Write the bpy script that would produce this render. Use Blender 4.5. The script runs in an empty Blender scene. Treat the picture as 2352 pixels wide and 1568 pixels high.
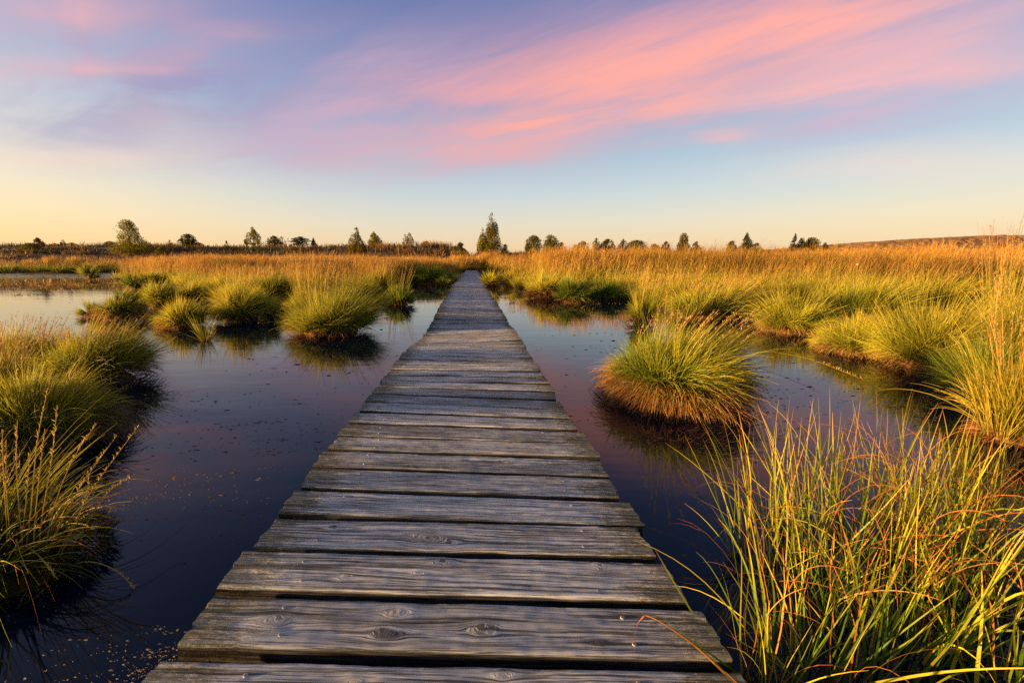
import bpy, math, random
import numpy as np
from mathutils import Vector

rng = np.random.default_rng(7)
random.seed(7)
SC = bpy.context.scene
COL = SC.collection

# ------------------------------------------------------------------ camera geometry
# picture measurements are written in a 2352 x 1568 frame and turned into places on the ground
F0, PX, PY = 1045.0, 1083.0, 784.0
PITCH = math.radians(10.0)
CAMZ = 0.985
CP, SP = math.cos(PITCH), math.sin(PITCH)

def ray(x, y):
    xc = (x - PX) / F0
    yc = -(y - PY) / F0
    return np.array([xc, CP + yc * SP, yc * CP - SP])

def ground(x, y, z=0.0):
    d = ray(x, y)
    k = (z - CAMZ) / d[2]
    return np.array([d[0] * k, d[1] * k])

def height_at(x, y, dist):
    """height of the line of sight through (x, y) where it is dist metres ahead"""
    d = ray(x, y)
    return CAMZ + d[2] / d[1] * dist

def across(x, y, dist):
    d = ray(x, y)
    return d[0] / d[1] * dist

SUN_EL = math.radians(5.0)
SUN_DIR = Vector((-math.cos(SUN_EL) * math.cos(math.radians(10)), -math.cos(SUN_EL) * math.sin(math.radians(10)), math.sin(SUN_EL)))

# ------------------------------------------------------------------ objects and tags
def tag(o, label=None, cat=None, group=None, kind=None):
    if label: o['label'] = label
    if cat: o['category'] = cat
    if group: o['group'] = group
    if kind: o['kind'] = kind
    return o

def thing(name, label, cat, loc=(0, 0, 0), group=None):
    o = bpy.data.objects.new(name, None)
    o.empty_display_size = 0.2
    COL.objects.link(o)
    o.location = loc
    return tag(o, label, cat, group)

def make_obj(name, V, Fq, mats, parent=None, attrs=None, smooth=False, matidx=None, tris=None):
    V = np.asarray(V, dtype=np.float32).reshape(-1, 3)
    me = bpy.data.meshes.new(name)
    nq = 0 if Fq is None else len(Fq)
    nt = 0 if tris is None else len(tris)
    loops = []
    if nq: loops.append(np.asarray(Fq, dtype=np.int32).ravel())
    if nt: loops.append(np.asarray(tris, dtype=np.int32).ravel())
    li = np.concatenate(loops)
    me.vertices.add(len(V)); me.vertices.foreach_set('co', V.ravel())
    me.loops.add(len(li)); me.loops.foreach_set('vertex_index', li)
    starts = np.concatenate([np.arange(nq) * 4, nq * 4 + np.arange(nt) * 3]).astype(np.int32)
    me.polygons.add(nq + nt)
    me.polygons.foreach_set('loop_start', starts)
    if matidx is not None:
        me.polygons.foreach_set('material_index', np.asarray(matidx, dtype=np.int32))
    me.polygons.foreach_set('use_smooth', np.full(nq + nt, bool(smooth)))
    me.update(calc_edges=True)
    me.validate()
    if attrs:
        for k, a in attrs.items():
            at = me.attributes.new(k, 'FLOAT', 'POINT')
            at.data.foreach_set('value', np.asarray(a, dtype=np.float32).ravel())
    for m in (mats if isinstance(mats, (list, tuple)) else [mats]):
        me.materials.append(m)
    o = bpy.data.objects.new(name, me)
    COL.objects.link(o)
    if parent is not None: o.parent = parent
    return o

class MB:
    """collects boxes and tubes into one mesh"""
    def __init__(s): s.V = []; s.Q = []; s.n = 0
    def add(s, V, Q):
        s.V.append(np.asarray(V, float)); s.Q.append(np.asarray(Q, int) + s.n); s.n += len(V)
    def box(s, c, h, rz=0.0):
        c = np.array(c); sx, sy, sz = h
        P = np.array([[x, y, z] for z in (-sz, sz) for y in (-sy, sy) for x in (-sx, sx)], float)
        co, si = math.cos(rz), math.sin(rz)
        P = np.stack([P[:, 0] * co - P[:, 1] * si, P[:, 0] * si + P[:, 1] * co, P[:, 2]], 1) + c
        s.add(P, [[0, 2, 3, 1], [4, 5, 7, 6], [0, 1, 5, 4], [2, 6, 7, 3], [0, 4, 6, 2], [1, 3, 7, 5]])
    def tube(s, pts, radii, sides=6):
        pts = np.asarray(pts, float)
        n = len(pts); R = []
        for i in range(n):
            t = pts[min(i + 1, n - 1)] - pts[max(i - 1, 0)]
            t = t / (np.linalg.norm(t) + 1e-9)
            u = np.cross(t, [0.3, 0.9, 0.1]); u /= np.linalg.norm(u) + 1e-9
            v = np.cross(t, u)
            a = np.arange(sides) / sides * 2 * math.pi
            R.append(pts[i] + radii[i] * (np.outer(np.cos(a), u) + np.outer(np.sin(a), v)))
        Q = []
        for i in range(n - 1):
            for k in range(sides):
                k2 = (k + 1) % sides
                Q.append([i * sides + k, i * sides + k2, (i + 1) * sides + k2, (i + 1) * sides + k])
        s.add(np.concatenate(R), Q)
    def build(s, name, mat, parent=None, smooth=False, attrs=None):
        return make_obj(name, np.concatenate(s.V), np.concatenate(s.Q), mat, parent, smooth=smooth, attrs=attrs)

# ------------------------------------------------------------------ smooth value noise for geometry
_perm = np.random.default_rng(3).random((256, 256))
def vnoise(x, y):
    xi = np.floor(x).astype(int); yi = np.floor(y).astype(int)
    fx = x - xi; fy = y - yi
    fx = fx * fx * (3 - 2 * fx); fy = fy * fy * (3 - 2 * fy)
    g = lambda a, b: _perm[a & 255, b & 255]
    return (g(xi, yi) * (1 - fx) + g(xi + 1, yi) * fx) * (1 - fy) + (g(xi, yi + 1) * (1 - fx) + g(xi + 1, yi + 1) * fx) * fy
def fbm(x, y, o=4):
    s = 0; a = 0.5; t = 0
    for k in range(o):
        s = s + a * vnoise(x * 2 ** k + 17.3 * k, y * 2 ** k + 5.1 * k); t += a; a *= 0.5
    return s / t
def sstep(a, b, x):
    t = np.clip((x - a) / (b - a), 0, 1)
    return t * t * (3 - 2 * t)

# ------------------------------------------------------------------ node helpers
def lin(c):
    return tuple(((v / 255) / 12.92 if v / 255 <= 0.04045 else ((v / 255 + 0.055) / 1.055) ** 2.4) for v in c) + (1.0,)

class NT:
    def __init__(s, tree): s.t = tree; s.n = tree.nodes; s.l = tree.links
    def new(s, typ, **kw):
        nd = s.n.new(typ)
        for k, v in kw.items(): setattr(nd, k, v)
        return nd
    def put(s, sock, v):
        if isinstance(v, E): v = v.s
        if isinstance(v, bpy.types.NodeSocket): s.l.new(v, sock)
        else: sock.default_value = v
    def math(s, op, a, b=None, c=None, clamp=False):
        nd = s.new('ShaderNodeMath', operation=op, use_clamp=clamp)
        s.put(nd.inputs[0], a)
        if b is not None: s.put(nd.inputs[1], b)
        if c is not None: s.put(nd.inputs[2], c)
        return E(s, nd.outputs[0])
    def noise(s, vec, scale, detail=4, rough=0.55, dist=0.0, dim='3D'):
        nd = s.new('ShaderNodeTexNoise', noise_dimensions=dim)
        s.put(nd.inputs['Vector'], vec); s.put(nd.inputs['Scale'], scale)
        s.put(nd.inputs['Detail'], detail); s.put(nd.inputs['Roughness'], rough); s.put(nd.inputs['Distortion'], dist)
        return E(s, nd.outputs[0])
    def attr(s, name):
        nd = s.new('ShaderNodeAttribute', attribute_name=name)
        return E(s, nd.outputs['Fac'])
    def combine(s, x, y, z):
        nd = s.new('ShaderNodeCombineXYZ')
        for i, v in enumerate((x, y, z)): s.put(nd.inputs[i], v)
        return nd.outputs[0]
    def split(s, v):
        nd = s.new('ShaderNodeSeparateXYZ'); s.put(nd.inputs[0], v)
        return [E(s, o) for o in nd.outputs]
    def mix(s, f, a, b, blend='MIX'):
        nd = s.new('ShaderNodeMix', data_type='RGBA', blend_type=blend)
        s.put(nd.inputs[0], f); s.put(nd.inputs[6], a); s.put(nd.inputs[7], b)
        return nd.outputs[2]
    def ramp(s, f, stops, interp='LINEAR'):
        nd = s.new('ShaderNodeValToRGB'); cr = nd.color_ramp; cr.interpolation = interp
        while len(cr.elements) < len(stops): cr.elements.new(0.5)
        for e, (p, c) in zip(cr.elements, stops): e.position = p; e.color = c
        s.put(nd.inputs[0], f)
        return nd.outputs[0]
    def smooth(s, a, b, v):
        nd = s.new('ShaderNodeMapRange', interpolation_type='SMOOTHSTEP')
        s.put(nd.inputs[0], v); s.put(nd.inputs[1], a); s.put(nd.inputs[2], b)
        return E(s, nd.outputs[0])
    def maprange(s, v, a, b, c, d):
        nd = s.new('ShaderNodeMapRange'); nd.clamp = True
        for i, x in enumerate((v, a, b, c, d)): s.put(nd.inputs[i], x)
        return E(s, nd.outputs[0])

class E:
    def __init__(s, nt, sock): s.nt = nt; s.s = sock
    def __add__(s, o): return s.nt.math('ADD', s, o)
    __radd__ = __add__
    def __sub__(s, o): return s.nt.math('SUBTRACT', s, o)
    def __rsub__(s, o): return s.nt.math('SUBTRACT', o, s)
    def __mul__(s, o): return s.nt.math('MULTIPLY', s, o)
    __rmul__ = __mul__
    def __truediv__(s, o): return s.nt.math('DIVIDE', s, o)
    def clamp(s): return s.nt.math('ADD', s, 0.0, clamp=True)

def new_mat(name):
    m = bpy.data.materials.new(name); m.use_nodes = True
    m.node_tree.nodes.clear()
    nt = NT(m.node_tree)
    out = nt.new('ShaderNodeOutputMaterial')
    return m, nt, out

def C(r, g, b): return (r, g, b, 1.0)

# blades: attribute t runs root to tip, r is one random number per blade
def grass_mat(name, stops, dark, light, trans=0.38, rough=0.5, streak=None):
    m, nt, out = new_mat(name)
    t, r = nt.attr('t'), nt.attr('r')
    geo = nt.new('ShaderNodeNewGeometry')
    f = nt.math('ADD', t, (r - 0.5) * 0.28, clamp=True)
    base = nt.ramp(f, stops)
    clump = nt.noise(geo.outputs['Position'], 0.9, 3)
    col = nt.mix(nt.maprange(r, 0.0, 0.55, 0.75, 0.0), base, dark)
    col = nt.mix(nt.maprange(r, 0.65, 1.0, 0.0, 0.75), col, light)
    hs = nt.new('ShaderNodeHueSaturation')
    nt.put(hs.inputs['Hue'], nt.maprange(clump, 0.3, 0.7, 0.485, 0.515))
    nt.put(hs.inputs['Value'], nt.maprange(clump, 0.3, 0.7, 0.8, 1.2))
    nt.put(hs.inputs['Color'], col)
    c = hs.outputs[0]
    d = nt.new('ShaderNodeBsdfPrincipled')
    nt.put(d.inputs['Base Color'], c); d.inputs['Roughness'].default_value = rough
    d.inputs['Specular IOR Level'].default_value = 0.12
    tr = nt.new('ShaderNodeBsdfTranslucent'); nt.put(tr.inputs[0], c)
    mx = nt.new('ShaderNodeMixShader'); mx.inputs[0].default_value = trans
    nt.l.new(d.outputs[0], mx.inputs[1]); nt.l.new(tr.outputs[0], mx.inputs[2])
    nt.l.new(mx.outputs[0], out.inputs[0])
    return m

M = {}
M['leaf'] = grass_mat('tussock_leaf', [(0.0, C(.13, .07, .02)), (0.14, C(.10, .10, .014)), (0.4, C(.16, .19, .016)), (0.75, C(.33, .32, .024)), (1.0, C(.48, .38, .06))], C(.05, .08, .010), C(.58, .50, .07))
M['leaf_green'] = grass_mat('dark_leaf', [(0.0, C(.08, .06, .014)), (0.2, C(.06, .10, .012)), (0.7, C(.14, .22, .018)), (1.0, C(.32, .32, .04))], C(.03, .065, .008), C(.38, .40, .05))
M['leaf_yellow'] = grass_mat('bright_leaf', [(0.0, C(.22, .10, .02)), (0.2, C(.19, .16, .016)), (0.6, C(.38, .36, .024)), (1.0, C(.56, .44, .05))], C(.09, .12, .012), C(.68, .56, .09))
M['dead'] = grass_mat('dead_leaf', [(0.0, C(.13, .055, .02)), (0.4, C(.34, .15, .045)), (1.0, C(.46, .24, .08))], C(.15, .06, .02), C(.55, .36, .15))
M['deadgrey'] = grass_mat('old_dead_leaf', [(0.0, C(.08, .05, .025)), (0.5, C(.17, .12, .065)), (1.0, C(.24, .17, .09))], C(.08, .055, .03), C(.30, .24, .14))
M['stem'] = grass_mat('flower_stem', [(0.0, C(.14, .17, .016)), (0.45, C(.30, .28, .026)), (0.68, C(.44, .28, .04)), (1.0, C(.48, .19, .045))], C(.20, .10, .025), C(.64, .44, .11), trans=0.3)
M['seed'] = grass_mat('seed_head', [(0.0, C(.42, .34, .09)), (0.5, C(.52, .34, .12)), (1.0, C(.55, .30, .12))], C(.34, .17, .05), C(.66, .48, .24), trans=0.3)
M['straw'] = grass_mat('straw_stalk', [(0.0, C(.30, .30, .03)), (0.35, C(.52, .42, .07)), (1.0, C(.66, .42, .12))], C(.42, .24, .06), C(.80, .62, .25), trans=0.3)
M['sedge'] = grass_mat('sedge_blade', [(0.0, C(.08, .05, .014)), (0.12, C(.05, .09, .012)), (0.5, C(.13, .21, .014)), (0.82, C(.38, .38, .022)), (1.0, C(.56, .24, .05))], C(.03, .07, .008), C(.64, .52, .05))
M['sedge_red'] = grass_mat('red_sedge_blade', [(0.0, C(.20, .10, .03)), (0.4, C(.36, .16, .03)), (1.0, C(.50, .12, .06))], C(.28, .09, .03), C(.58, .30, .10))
M['heath'] = grass_mat('heather', [(0.0, C(.05, .035, .018)), (0.5, C(.12, .08, .032)), (1.0, C(.25, .14, .05))], C(.08, .085, .02), C(.34, .17, .06), trans=0.25)
M['weed'] = grass_mat('bog_plant', [(0.0, C(.08, .04, .02)), (0.5, C(.18, .11, .035)), (1.0, C(.24, .19, .05))], C(.12, .06, .02), C(.30, .26, .07), trans=0.25)
M['moss'] = grass_mat('moss', [(0.0, C(.02, .02, .008)), (0.6, C(.05, .06, .012)), (1.0, C(.11, .11, .02))], C(.03, .035, .01), C(.15, .12, .03), trans=0.2)

def blades(root, az, th0, bend, L, w, seg=5, tw=None, r=None, lean=None, pw=1.5, wprof=0.7, tipw=0.12, wig=0.0):
    """ribbons grown from root: start tilt th0 from upright towards az, bending down by bend"""
    n = len(L)
    s = np.linspace(0, 1, seg + 1)
    th = th0[:, None] + bend[:, None] * s[None] ** pw
    ds = (L / seg)[:, None]
    thm = 0.5 * (th[:, 1:] + th[:, :-1])
    rr = np.concatenate([np.zeros((n, 1)), np.cumsum(np.sin(thm) * ds, 1)], 1)
    zz = np.concatenate([np.zeros((n, 1)), np.cumsum(np.cos(thm) * ds, 1)], 1)
    ca, sa = np.cos(az)[:, None], np.sin(az)[:, None]
    P = np.stack([root[:, 0:1] + rr * ca, root[:, 1:2] + rr * sa, root[:, 2:3] + zz], 2)
    if wig:
        ph = rng.random((n, 1)) * 6.28
        k = np.sin(ph + s[None] * (3 + 3 * rng.random((n, 1)))) - np.sin(ph)
        P[..., 0] += -sa * k * wig * L[:, None]; P[..., 1] += ca * k * wig * L[:, None]
    if lean is not None:
        sq = (s ** 1.8)[None] * L[:, None]
        P[..., 0] += lean[0] * sq; P[..., 1] += lean[1] * sq
        P[..., 2] -= (abs(lean[0]) + abs(lean[1])) * 0.25 * sq
    if tw is None: tw = rng.random(n) * math.pi
    ct, st = np.cos(tw)[:, None], np.sin(tw)[:, None]
    side = np.stack([-sa * ct + np.cos(th) * ca * st, ca * ct + np.cos(th) * sa * st, -np.sin(th) * st], 2)
    prof = np.maximum((1 - s) ** wprof, tipw)
    prof[0] *= 0.8
    hw = 0.5 * w[:, None, None] * prof[None, :, None]
    V = np.stack([P - side * hw, P + side * hw], 2).reshape(-1, 3)
    m = 2 * (seg + 1)
    b = (np.arange(n) * m)[:, None, None]
    k = (np.arange(seg) * 2)[None, :, None]
    Q = (b + k + np.array([0, 1, 3, 2])[None, None]).reshape(-1, 4)
    if r is None: r = rng.random(n)
    t = np.tile(np.repeat(s, 2), n)
    return V, Q, t, np.repeat(r, m), P

class BL:
    """collects blades into one mesh"""
    def __init__(s): s.V = []; s.Q = []; s.t = []; s.r = []; s.n = 0
    def add(s, V, Q, t, r, *_):
        s.V.append(V); s.Q.append(Q + s.n); s.t.append(t); s.r.append(r); s.n += len(V)
    def build(s, name, mat, parent=None):
        return make_obj(name, np.concatenate(s.V), np.concatenate(s.Q), mat, parent, attrs={'t': np.concatenate(s.t), 'r': np.concatenate(s.r)})

def U(a, b, n): return a + (b - a) * rng.random(n)
# ------------------------------------------------------------------ other materials
def mat_wood():
    m, nt, out = new_mat('weathered_wood')
    psi, along, knot, seed = nt.attr('psi'), nt.attr('along'), nt.attr('knot'), nt.attr('seed')
    sd = seed * 57.0
    v1 = nt.combine(along * 1.3 + sd, psi * 62.0, sd)
    v2 = nt.combine(along * 3.0 + sd, psi * 160.0, sd)
    v3 = nt.combine(along * 7.0 + sd, psi * 340.0, sd)
    g1 = nt.noise(v1, 1.0, 3, 0.55); g2 = nt.noise(v2, 1.0, 3, 0.6); g3 = nt.noise(v3, 1.0, 2, 0.6)
    grain = g1 * 0.34 + g2 * 0.42 + g3 * 0.24
    crack = nt.math('MAXIMUM', nt.smooth(0.45, 0.385, g2), nt.smooth(0.43, 0.37, g3) * 0.6)
    patch = nt.noise(nt.combine(along * 2.2 + sd, psi * 9.0, sd), 1.0, 4, 0.6)
    tone = nt.maprange(seed, 0.0, 1.0, 0.68, 1.22)
    col = nt.ramp(grain, [(0.34, C(.080, .074, .062)), (0.41, C(.29, .28, .245)), (0.49, C(.55, .54, .485)), (0.60, C(.85, .84, .77))])
    col = nt.mix(nt.smooth(0.46, 0.64, patch) * 0.4, col, C(.20, .185, .16))
    worn = nt.noise(nt.combine(along * 3.1 + sd, psi * 13.0, sd + 3.0), 1.0, 5, 0.65)
    col = nt.mix(nt.smooth(0.54, 0.66, worn) * 0.5, col, C(.66, .67, .63))
    col = nt.mix(crack * 0.8, col, C(.03, .026, .021))
    # knots
    kc = nt.ramp(knot, [(0.0, C(.12, .095, .08)), (0.6, C(.17, .155, .14)), (1.0, C(.13, .12, .11))])
    km = nt.smooth(1.05, 0.9, knot)
    ring = nt.noise(nt.combine(knot * 5.0 + g2 * 2.0, sd, along * 30.0), 1.0, 3)
    kc = nt.mix(nt.smooth(0.4, 0.6, ring) * 0.7, kc, C(.30, .28, .27))
    col = nt.mix(km * 0.2, col, kc)
    hv = nt.new('ShaderNodeHueSaturation'); nt.put(hv.inputs['Color'], col); nt.put(hv.inputs['Value'], tone)
    col = hv.outputs[0]
    # moss and lichen at the plank ends
    e = nt.attr('ends')
    fine = nt.noise(nt.combine(along * 45.0, psi * 130.0, sd), 1.0, 5, 0.7)
    big = nt.noise(nt.combine(along * 7.0, psi * 20.0, sd), 1.0, 3, 0.6)
    mossm = nt.smooth(0.52, 0.68, fine * 0.42 + big * 0.40 + e * 0.27)
    col = nt.mix(mossm * nt.smooth(0.02, 0.5, e) * 0.72, col, C(.070, .072, .030))
    lich = nt.smooth(0.65, 0.70, nt.noise(nt.combine(along * 70.0, psi * 95.0, sd + 9.0), 1.0, 4, 0.7) + e * 0.055 - 0.02)
    col = nt.mix(lich * nt.smooth(0.2, 0.8, e), col, C(.42, .45, .42))
    och = nt.smooth(0.64, 0.70, nt.noise(nt.combine(along * 32.0, psi * 60.0, sd + 4.0), 1.0, 4, 0.7) + e * 0.05)
    col = nt.mix(och * nt.smooth(0.35, 0.9, e), col, C(.36, .20, .08))
    # sawn ends; plank sides coloured near black to paint in the gaps' shade
    eg = nt.attr('sawn')
    col = nt.mix(eg, col, nt.mix(fine, C(.10, .075, .05), C(.30, .21, .13)))
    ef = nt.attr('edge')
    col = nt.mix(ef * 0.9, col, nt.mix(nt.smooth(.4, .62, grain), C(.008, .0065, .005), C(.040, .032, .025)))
    p = nt.new('ShaderNodeBsdfPrincipled')
    nt.put(p.inputs['Base Color'], col)
    nt.put(p.inputs['Roughness'], nt.maprange(grain, 0.3, 0.7, 0.72, 0.5))
    nt.put(p.inputs['Specular IOR Level'], nt.maprange(nt.math('MAXIMUM', ef, e * 0.7), 0, 1, 0.20, 0.0))
    bmp = nt.new('ShaderNodeBump'); bmp.inputs['Strength'].default_value = 0.9; bmp.inputs['Distance'].default_value = 0.006
    hgt = grain - crack * 0.45 + mossm * e * fine * 0.6 - km * ring * 0.15
    nt.put(bmp.inputs['Height'], hgt)
    nt.l.new(bmp.outputs[0], p.inputs['Normal'])
    nt.l.new(p.outputs[0], out.inputs[0])
    return m

def simple_mat(name, a, b, scale, rough=0.9, bump=0.0, dist=0.02, detail=5, vec=None):
    m, nt, out = new_mat(name)
    geo = nt.new('ShaderNodeNewGeometry')
    n = nt.noise(geo.outputs['Position'], scale, detail, 0.62)
    col = nt.mix(nt.smooth(0.35, 0.65, n), a, b)
    p = nt.new('ShaderNodeBsdfPrincipled'); nt.put(p.inputs['Base Color'], col); p.inputs['Roughness'].default_value = rough
    p.inputs['Specular IOR Level'].default_value = 0.25
    if bump:
        bm = nt.new('ShaderNodeBump'); bm.inputs['Strength'].default_value = bump; bm.inputs['Distance'].default_value = dist
        nt.put(bm.inputs['Height'], n); nt.l.new(bm.outputs[0], p.inputs['Normal'])
    nt.l.new(p.outputs[0], out.inputs[0])
    return m

def mat_water():
    m, nt, out = new_mat('bog_water')
    geo = nt.new('ShaderNodeNewGeometry')
    pos = geo.outputs['Position']
    x, y, z = nt.split(pos)
    p = nt.new('ShaderNodeBsdfPrincipled')
    p.inputs['Base Color'].default_value = C(.002, .006, .016)
    p.inputs['Roughness'].default_value = 0.015
    p.inputs['IOR'].default_value = 1.31
    p.inputs['Specular Tint'].default_value = C(.74, .87, 1.0)  # blue put into the reflections; bog water itself mirrors neutrally
    n1 = nt.noise(nt.combine(x * 0.7, y * 1.6, 0.0), 1.2, 3)
    n2 = nt.noise(nt.combine(x * 2.0, y * 5.0, 2.0), 2.0, 3)
    patch = nt.smooth(0.42, 0.62, nt.noise(nt.combine(x * 0.13, y * 0.3, 5.0), 1.0, 2))
    far = nt.smooth(22.0, 34.0, y)
    h = n1 * 0.5 + n2 * 0.16 * (patch + 0.1) + far * nt.noise(nt.combine(x * 1.2, y * 3.0, 8.0), 1.0, 2) * 9.0
    bm = nt.new('ShaderNodeBump'); bm.inputs['Strength'].default_value = 1.0; bm.inputs['Distance'].default_value = 0.006
    nt.put(bm.inputs['Height'], h); nt.l.new(bm.outputs[0], p.inputs['Normal'])
    nt.l.new(p.outputs[0], out.inputs[0])
    return m

def mat_foliage(name, a, b, trans=0.3):
    m, nt, out = new_mat(name)
    r = nt.attr('r')
    oi = nt.new('ShaderNodeObjectInfo')
    col = nt.mix(r, a, b)
    hs = nt.new('ShaderNodeHueSaturation'); nt.put(hs.inputs['Color'], col)
    nt.put(hs.inputs['Value'], nt.maprange(E(nt, oi.outputs['Random']), 0, 1, 0.75, 1.25))
    nt.put(hs.inputs['Hue'], nt.maprange(E(nt, oi.outputs['Random']), 0, 1, 0.488, 0.512))
    p = nt.new('ShaderNodeBsdfPrincipled'); nt.put(p.inputs['Base Color'], hs.outputs[0]); p.inputs['Roughness'].default_value = 0.6
    p.inputs['Specular IOR Level'].default_value = 0.05
    tr = nt.new('ShaderNodeBsdfTranslucent'); nt.put(tr.inputs[0], hs.outputs[0])
    mx = nt.new('ShaderNodeMixShader'); mx.inputs[0].default_value = trans
    nt.l.new(p.outputs[0], mx.inputs[1]); nt.l.new(tr.outputs[0], mx.inputs[2]); nt.l.new(mx.outputs[0], out.inputs[0])
    return m

M['wood'] = mat_wood()
M['beam'] = simple_mat('dark_beam', C(.04, .03, .022), C(.10, .08, .06), 9, 0.85, 0.5)
M['steel'] = simple_mat('screw_steel', C(.30, .30, .30), C(.46, .46, .46), 300, 0.5)
M['slot_shade'] = simple_mat('screw_slot_shade', C(.03, .03, .03), C(.05, .045, .04), 90, 0.8)
M['peat'] = simple_mat('peat', C(.012, .008, .005), C(.045, .028, .014), 14, 0.9, 0.8, 0.03)
M['thatch'] = simple_mat('dead_thatch', C(.05, .024, .009), C(.21, .10, .035), 22, 0.95, 0.9, 0.03)
M['ground'] = simple_mat('moor_ground', C(.030, .022, .010), C(.085, .06, .022), 1.3, 0.95, 0.8, 0.08)
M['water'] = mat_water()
M['bark'] = simple_mat('bark', C(.05, .035, .025), C(.13, .10, .075), 8, 0.9, 0.6)
M['hill'] = simple_mat('forest_hill', C(.16, .085, .028), C(.27, .15, .05), 0.05, 0.95, 0.5, 2.0)
M['fluff'] = simple_mat('cotton_fluff', C(.75, .73, .68), C(.82, .80, .76), 40, 0.9)
M['fleck'] = simple_mat('floating_fleck', C(.035, .028, .022), C(.15, .10, .065), 30, 0.55)
M['fol_birch'] = mat_foliage('birch_leaves', C(.05, .055, .004), C(.27, .20, .012))
M['fol_dark'] = mat_foliage('dark_leaves', C(.03, .04, .004), C(.16, .125, .010))
M['fol_pine'] = mat_foliage('needles', C(.018, .028, .012), C(.060, .065, .020), 0.15)
M['fol_rust'] = mat_foliage('rusty_leaves', C(.08, .055, .018), C(.20, .12, .04))

# ------------------------------------------------------------------ sky
def build_world():
    w = bpy.data.worlds.new('World'); SC.world = w; w.use_nodes = True
    w.node_tree.nodes.clear()
    nt = NT(w.node_tree)
    out = nt.new('ShaderNodeOutputWorld')
    tc = nt.new('ShaderNodeTexCoord')
    nrm = nt.new('ShaderNodeVectorMath', operation='NORMALIZE'); nt.put(nrm.inputs[0], tc.outputs['Generated'])
    dx, dy, dz = nt.split(nrm.outputs[0])
    hyp = nt.math('SQRT', dx * dx + dy * dy) + 1e-4
    az = nt.math('ARCTAN2', dx, dy)                    # azimuth, 0 along the walkway
    el = nt.math('ARCTAN2', dz, hyp)                   # elevation
    elp = nt.math('MAXIMUM', el, 0.0)
    # clear sky by elevation (radians / 1.6)
    def st(deg, c): return (math.radians(deg) / 1.6, lin(c))
    mid = nt.ramp(elp / 1.6, [st(0, (240, 203, 160)), st(2.2, (236, 210, 176)), st(4.5, (222, 213, 198)), st(7.5, (196, 204, 211)), st(11, (164, 186, 207)), st(15, (138, 163, 198)),
                              st(20, (112, 133, 182)), st(26, (92, 106, 162)), st(36, (66, 76, 130)), st(55, (32, 40, 84)), st(90, (22, 28, 62))])
    warm = nt.ramp(elp / 1.6, [st(0, (253, 208, 146)), st(3, (250, 216, 164)), st(7, (241, 219, 188)), st(12, (222, 210, 203)), st(17, (184, 188, 205)),
                               st(22, (160, 165, 196)), st(28, (140, 140, 186)), st(42, (74, 80, 134)), st(60, (34, 40, 84)), st(90, (22, 28, 62))])
    fl = nt.smooth(-0.10, -0.95, az) * 0.95
    base = nt.mix(fl, mid, warm)
    fr = nt.smooth(0.25, 0.85, az) * nt.smooth(0.16, 0.0, elp) * 0.6
    base = nt.mix(fr, base, lin((243, 219, 182)))
    # wind-drawn cloud wisps on a high layer
    inv = nt.math('DIVIDE', 1.0, dz + 0.06)
    qx, qy = dx * inv, dy * inv
    qa = qx * 0.79 - qy * 0.61
    qb = qx * 0.61 + qy * 0.79
    warp = nt.noise(nt.combine(qa * 0.45, qb * 0.9, 1.7), 1.0, 4, 0.55)
    warp2 = nt.noise(nt.combine(az * 2.2, el * 9.0, 4.2), 1.0, 4, 0.55)
    streak = nt.noise(nt.combine(qa * 0.6, qb * 2.4, 7.3), 1.0, 8, 0.64, 0.5)
    streak2 = nt.noise(nt.combine(az * 3.4 - el * 4.0, el * 22.0 - az * 3.5, 2.9), 1.0, 7, 0.62, 0.5)
    brk = nt.smooth(0.37, 0.61, streak * 0.42 + streak2 * 0.30 + warp2 * 0.28)
    top_fade = nt.smooth(0.53, 0.43, el)
    vv = el + (warp2 - 0.5) * 0.10 + (warp - 0.5) * 0.03
    uu = az + (warp - 0.5) * 0.25
    def ang(x, y):
        d = ray(x, y); h = math.hypot(d[0], d[1])
        return math.atan2(d[0], d[1]), math.atan2(d[2], h)
    def wisp(p1, p2, hw, amp, brkamt=0.75):
        a1, e1 = ang(*p1); a2, e2 = ang(*p2)
        L = math.hypot(a2 - a1, e2 - e1); cx, sx = (a2 - a1) / L, (e2 - e1) / L
        am, em = (a1 + a2) / 2, (e1 + e2) / 2
        s = hw / F0
        du, dv = uu - am, vv - em
        al = (du * cx + dv * sx) / (L * 0.5)
        ac = (dv * cx - du * sx) / s
        q = al * al * 0.85 + ac * ac * 0.7
        g = nt.math('POWER', 2.71828, q * -1.0)
        return g * (brk * brkamt + (1 - brkamt)) * amp * top_fade
    def over(col, ws, c):
        f = ws[0]
        for x in ws[1:]: f = f + x
        f = nt.math('MINIMUM', f, 1.0)
        return nt.mix(f, col, lin(c))
    col = base
    col = over(col, [wisp((-60, 90), (620, 60), 100, 1.1, .85), wisp((100, 225), (760, 150), 65, 1.1, .85), wisp((1000, 120), (1750, 0), 80, .62, .5)], (148, 140, 184))
    col = over(col, [wisp((480, 70), (1250, 95), 65, 1.0, .75), wisp((980, 15), (1500, 5), 60, .9, .5), wisp((300, 270), (820, 225), 26, .5, .7)], (112, 112, 164))
    col = over(col, [wisp((1750, 230), (2352, 120), 75, .65, .5), wisp((380, 325), (1000, 265), 45, 1.0), wisp((640, 170), (1150, 140), 55, .8), wisp((1850, 250), (2400, 200), 60, .55)], (190, 160, 188))
    col = over(col, [wisp((1180, 150), (1800, 15), 60, .65), wisp((880, 350), (1560, 225), 45, .85), wisp((850, 230), (1250, 190), 38, .6)], (226, 152, 168))
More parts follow.
